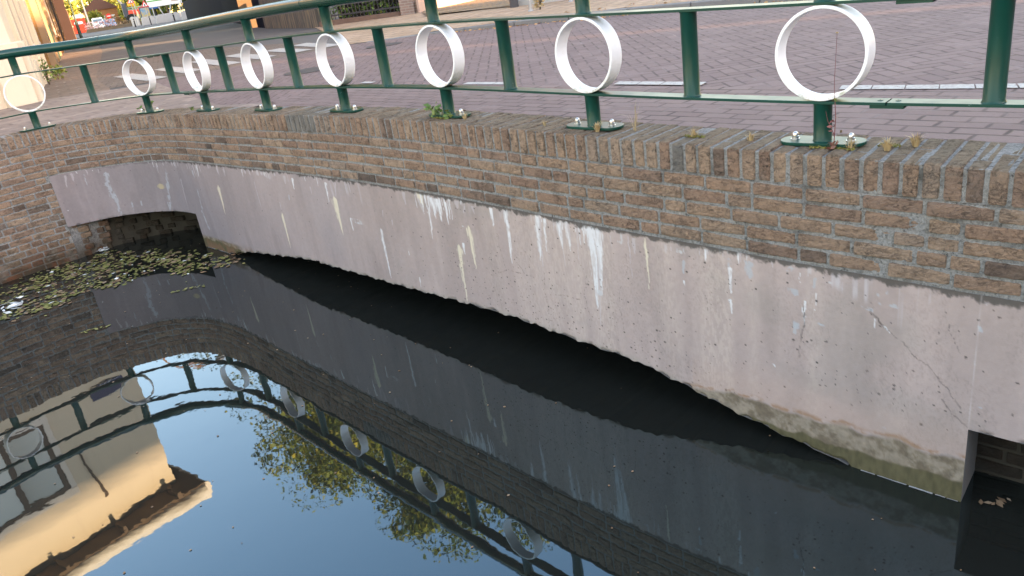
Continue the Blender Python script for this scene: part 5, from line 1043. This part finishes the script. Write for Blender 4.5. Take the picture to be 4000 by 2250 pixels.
# iron fence with hedge behind
iff = thing('iron_fence', (-4.0, 23.0, ZR), 'dark iron railing fence with a hedge growing through it', 'fence'); IRON = plain('iron', (.05,.05,.055), .5, .3, 15)
a, b = Vector((-4.1, 23.1, 0)), Vector((-1.75, 21.9, 0)); d = (b-a).normalized(); mb = MB(); k = 22
for i in range(k+1): q = a+d*((b-a).length*i/k); mb.tube([q+UP*ZR, q+UP*1.75, q+UP*1.85], [.012, .012, .001], 6)
mb.build('bars', IRON, iff); mb = MB()
for z in (.12, 1.6): mb.box((a+b)/2+UP*z, ((b-a).length, .03, .04), (d, Vector((-d.y, d.x, 0)), UP))
mb.build('rails', IRON, iff); mb = MB(); mb.box((a+b)/2+UP*(ZR+.06), ((b-a).length, .28, .2), (d, Vector((-d.y, d.x, 0)), UP)); mb.build('plinth', plain('plinth_brown', (.15,.10,.08), .9, .3, 5), iff)
r = np.random.default_rng(51); hd = thing('hedge', tuple(a+UP*ZR), 'broad leaved green hedge behind the iron fence', 'hedge'); n = Vector((-d.y, d.x, 0)); n = n if n.y > 0 else -n
cen = np.array([a+d*((b-a).length*r.random())+n*(.05+.7*r.random())+UP*(r.random()*1.8) for _ in range(1500)]); leaf_mesh('leaves', cen, .055, leaf_mat('hedge_leaf', (.04,.07,.02), (.09,.15,.035), (.20,.26,.06)), hd, seed=7)
mb = MB(); mb.box((a+b)/2+n*1.0+UP*.9, ((b-a).length, .3, 2.1), (d, n, UP)); mb.build('inner_twigs', plain('dark_twigs', (.025,.022,.02), .9, .4, 15), hd)
BH = brickwall_mat('pale_brick', (.20,.14,.11), (.25,.18,.14), (.28,.23,.20), rot=60); BHD = brickwall_mat('pillar_brick', (.22,.16,.14), (.28,.2,.17), (.3,.27,.25), rot=-20)
pi = thing('brick_pillar', (-1.55, 21.6, ZR), 'brown brick gate pillar right of the iron fence', 'pillar'); mb = MB(); mb.box((-1.5,21.75,.95), (.42,.42,2.3), (d, n, UP)); mb.build('shaft', BHD, pi); mb = MB(); mb.box((-1.5,21.75,2.15), (.52,.52,.1), (d, n, UP)); mb.build('cap', blk, pi)
bh = thing('garden_wall', (-1.2, 21.3, ZR), 'pale pinkish brick garden wall beside the ribbed driveway', 'wall')
a2 = Vector((-1.25, 21.45, 0)); b2 = Vector((1.6, 25.6, 0)); d2 = (b2-a2).normalized(); n2 = Vector((-d2.y, d2.x, 0))
mb = MB(); mb.box((a2+b2+d2*4)/2+n2*.12+UP*.6, ((b2-a2).length+4, .24, 1.6), (d2, n2, UP)); mb.build('wall', BH, bh)
mb = MB(); mb.box((a2+b2+d2*4)/2+n2*.12+UP*1.43, ((b2-a2).length+4.05, .32, .08), (d2, n2, UP)); mb.build('capping', blk, bh)
mb = MB(); mb.box(a2+d2*1.5-n2*.02+UP*.05, (3.2, .06, .42), (d2, n2, UP)); mb.build('plinth', plain('plaster_plinth', (.42,.30,.25), .9, .2, 3), bh)
# ribbed driveway
DRV = NT('ribbed_paving', .9, .2); g = DRV.sep(DRV.map(rot=(0, 0, R(-12)))); sw = DRV.m('SINE', DRV.m('ADD', DRV.m('MULTIPLY', g[0], 44.0), DRV.m('MULTIPLY', DRV.noise(3, 3), 3.0)))
DRV.base(DRV.mix(DRV.ramp(sw, [(.3, 0), (.6, 1)]), (.15,.11,.075), DRV.mix(DRV.ramp(DRV.noise(9, 5), [(.45, 0), (.6, 1)]), (.34,.26,.19), (.42,.26,.11)))); DRV.bump(sw, .8, .02)
sheet('path', [(-1.0,19.1), (.85,17.25), (3.4,20.5), (4.3,24.5), (1.9,25.3), (-1.2,21.3)], DRV.mat, z=ZR+.098)
pp = thing('dark_post', (.93, 16.95, ZR), 'square dark grey post at the right edge of the driveway', 'post'); mb = MB(); mb.box((.93,16.95,.75), (.17,.17,1.8)); mb.build('shaft', plain('slate_post', (.06,.06,.07), .6, .2), pp, bevel=.01); mb = MB(); mb.box((.93,16.95,1.68), (.21,.21,.05)); mb.build('cap', blk, pp)
for (x, y, lb) in ((1.1, 14.85, 'galvanised pole with a dry weed at its foot, on the far pavement'), (1.95, 15.75, 'galvanised pole farther right on the far pavement')):
    root = thing('galvanised_pole', (x, y, ZP), lb, 'pole', 'grey poles on the far pavement'); mb = MB(); mb.tube([(x,y,ZP-.02), (x,y,2.6)], .032, 12); mb.build('pole', GAL, root, smooth=True); mb = MB(); mb.lathe((x,y,ZP), [(.05,0),(.05,.03),(.034,.05)], 12); mb.build('collar', GAL, root)
bush(1.27, 14.9, .26, .12, 'dry brown weed at the foot of the left galvanised pole', DRY, 120, .03, 8, z=ZP+.02)
bk = thing('garden_kerb', (1.6, 17.6, ZP), 'low grey concrete edging in front of the green hedge', 'edging'); mb = MB(); e0_ = Vector((1.05, 17.15, 0)); e1_ = Vector((3.2, 15.7, 0)); dd = (e1_-e0_).normalized(); mb.box((e0_+e1_)/2+UP*(ZP+.06), ((e1_-e0_).length, .1, .16), (dd, Vector((-dd.y, dd.x, 0)), UP)); mb.build('edge', blk, bk, bevel=.01)
hd2 = thing('hedge', (2, 17.4, ZP), 'dense green ivy hedge behind the low grey edging', 'hedge'); nn = Vector((-dd.y, dd.x, 0)); nn = nn if nn.y > 0 else -nn
cen = np.array([e0_+dd*(2.7*r.random())+nn*(.12+.8*r.random())+UP*(ZP+r.random()*1.0) for _ in range(3800)]); leaf_mesh('leaves', cen, .04, leaf_mat('ivy', (.035,.06,.018), (.075,.12,.03), (.17,.22,.06)), hd2, seed=8)
mb = MB(); mb.box((e0_+e1_)/2+nn*.55+UP*(ZP+.35), (2.5, .55, .7), (dd, nn, UP)); mb.build('inner_twigs', plain('dark_twigs', (.03,.035,.02), .9, .4, 15), hd2)

# ------------------------------------------------------------------ trees
G2 = 'tall trees behind the iron fence'
tree('tree', -10.3, 40.0, 25.0, 6.8, 2.5, 'broad tall tree at the left of the group, behind the sunlit pillar', group=G2, n=120000, seed=12, leaf=.105, clumps=170)
tree('tree', -5.2, 27.6, 17.6, 3.3, 3.0, 'broad tree in the middle of the group', group=G2, n=42000, seed=13, leaf=.075, clumps=90)
tree('tree', -1.5, 28.5, 19.6, 3.4, 5.0, 'right hand tree of the group behind the pale garden wall', group=G2, n=42000, seed=14, leaf=.08, clumps=90)
G3 = 'far trees closing the street'
for i, (x, y, H, rad, m, lb) in enumerate(((-112, 236, 8.5, 5.5, FOL2, 'sunlit yellowish tree left of the pale street lamps'), (-108, 246, 11.0, 6, FOL2, 'sunlit tree behind the pale street lamps'), (-98, 238, 9.0, 6, FOL2, 'tree above the orange house'), (-88, 222, 6.5, 5, FOL2, 'low tree right of the orange house'),
        (-62, 165, 12, 5.5, FOL, 'large dark green tree with yellow patches behind the green gate'), (-55, 160, 15, 6.5, FOL, 'tallest dark green tree behind the tractor'), (-47, 150, 13, 6, FOL, 'dark green tree behind the billboard'), (-38, 140, 12, 6, FOL, 'dark green tree behind the long navy fence'), (-67, 176, 9, 5, FOL, 'dark green tree just left of the green gate'))):
    tree('tree', x, y, H, rad, .8, lb, group=G3, n=3600, mat=m, leaf=.42, seed=60+i, clumps=26, th=.3)
bush(-70.5, 160.5, 3.4, 1.6, 'yellow green bush behind the lamp post left of the red container', FOL2, 500, .3, 9)
bush(-59.5, 153, 3.6, 1.0, 'bright yellow shrub among the dark trees', leaf_mat('yellow_bloom', (.45,.45,.04), (.6,.6,.06), (.5,.5,.08)), 300, .22, 10)

GH = brickwall_mat('shade_house_brick', (.22,.14,.10), (.27,.17,.12), (.3,.26,.22), rot=20)  # houses added to keep the low sun off the far street
for i, (x, y, w_, h) in enumerate(((-1.5, 44, 9, 7.5), (-7.5, 57, 12, 9), (-12.5, 72, 13, 11), (-17.5, 88, 14, 13), (-23, 105, 16, 15), (-29.5, 124, 19, 17), (-37, 146, 22, 19))):
    root = thing('street_shade_house', (x, y, ZR), 'brick house added behind the navy fence to shade the street, ' + ('nearest', 'second', 'third', 'fourth', 'fifth', 'sixth', 'farthest')[i] + ' from the bridge', 'house', 'houses added for shade behind the navy fence')
    c = Vector((x+5, y, 0)); mb = MB(); mb.box(c+UP*(h/2-.3), (7, w_, h), (Vector((.92,.33,0)).normalized(), Vector((-.33,.92,0)).normalized(), UP)); mb.build('wall', GH, root)
    mb = MB(); a_ = Vector((.92,.33,0)).normalized(); b_ = Vector((-.33,.92,0)).normalized(); q = c-b_*w_/2+UP*(h-.35); mb.prism([q-a_*3.8, q+a_*3.8, q+UP*2.6], tuple(b_*w_)); mb.build('roof', SOFF, root)
    for k in range(max(1, int(w_/3))):
        for z in (1.3, 4.2): mb = MB(); mb.box(c-a_*3.51+b_*(-w_/2+1.6+3*k)+UP*z, (.08, 1.2, 1.5), (a_, b_, UP)); mb.build('window', GLASS, root)
# ------------------------------------------------------------------ unseen houses added behind the viewer, sized and spaced to block the low sun
S = Vector((.79, -.61, 0)); Mv = Vector((.61, .79, 0))
def back_house(m0, m1, dist, h, label, seed):
    root = thing('sun_block_house', tuple(S*dist+Mv*m0+UP*ZR), label, 'house', 'unseen sun blocking houses behind the viewer'); c = S*(dist+4)+Mv*(m0+m1)/2; w = m1-m0
    mb = MB(); mb.box(c+UP*(h/2-.1), (8, w, h), (S, Mv, UP)); mb.build('wall', B1, root); mb = MB(); mb.prism([S*(dist-.3)+Mv*(m0)+UP*(h-.1), S*(dist+8.3)+Mv*(m0)+UP*(h-.1), S*(dist+4)+Mv*m0+UP*(h+1.2)], tuple(Mv*w)); mb.build('roof', SOFF, root)
    k = max(1, int(w/2.5))
    for i in range(k):
        for z in (1.6, 4.4, 7.2, 10):
            if z+1 < h: mb = MB(); mb.box(S*(dist-.03)+Mv*(m0+(i+.5)*w/k)+UP*z, (.1, 1.1, 1.6), (S, Mv, UP)); mb.build('window', GLASS, root)
for i, (m0, m1, h) in enumerate(((-46, -28, 12.5), (-27.9, -12, 12.2), (-11.9, -3, 12.6), (-2.9, 8.5, 12.45), (8.6, 16.8, 12.2), (18.7, 19.9, 15.5), (21.3, 33, 15.6), (33.1, 50, 15.4))):
    back_house(m0, m1, 30, h, ['long unseen sun blocking house %s', ][0] % ('number words'), i) if False else back_house(m0, m1, 30, h, 'unseen sun blocking house behind the viewer, ' + ('first', 'second', 'third', 'fourth', 'fifth', 'narrow sixth', 'seventh', 'eighth')[i] + ' from the south end of the row', i)
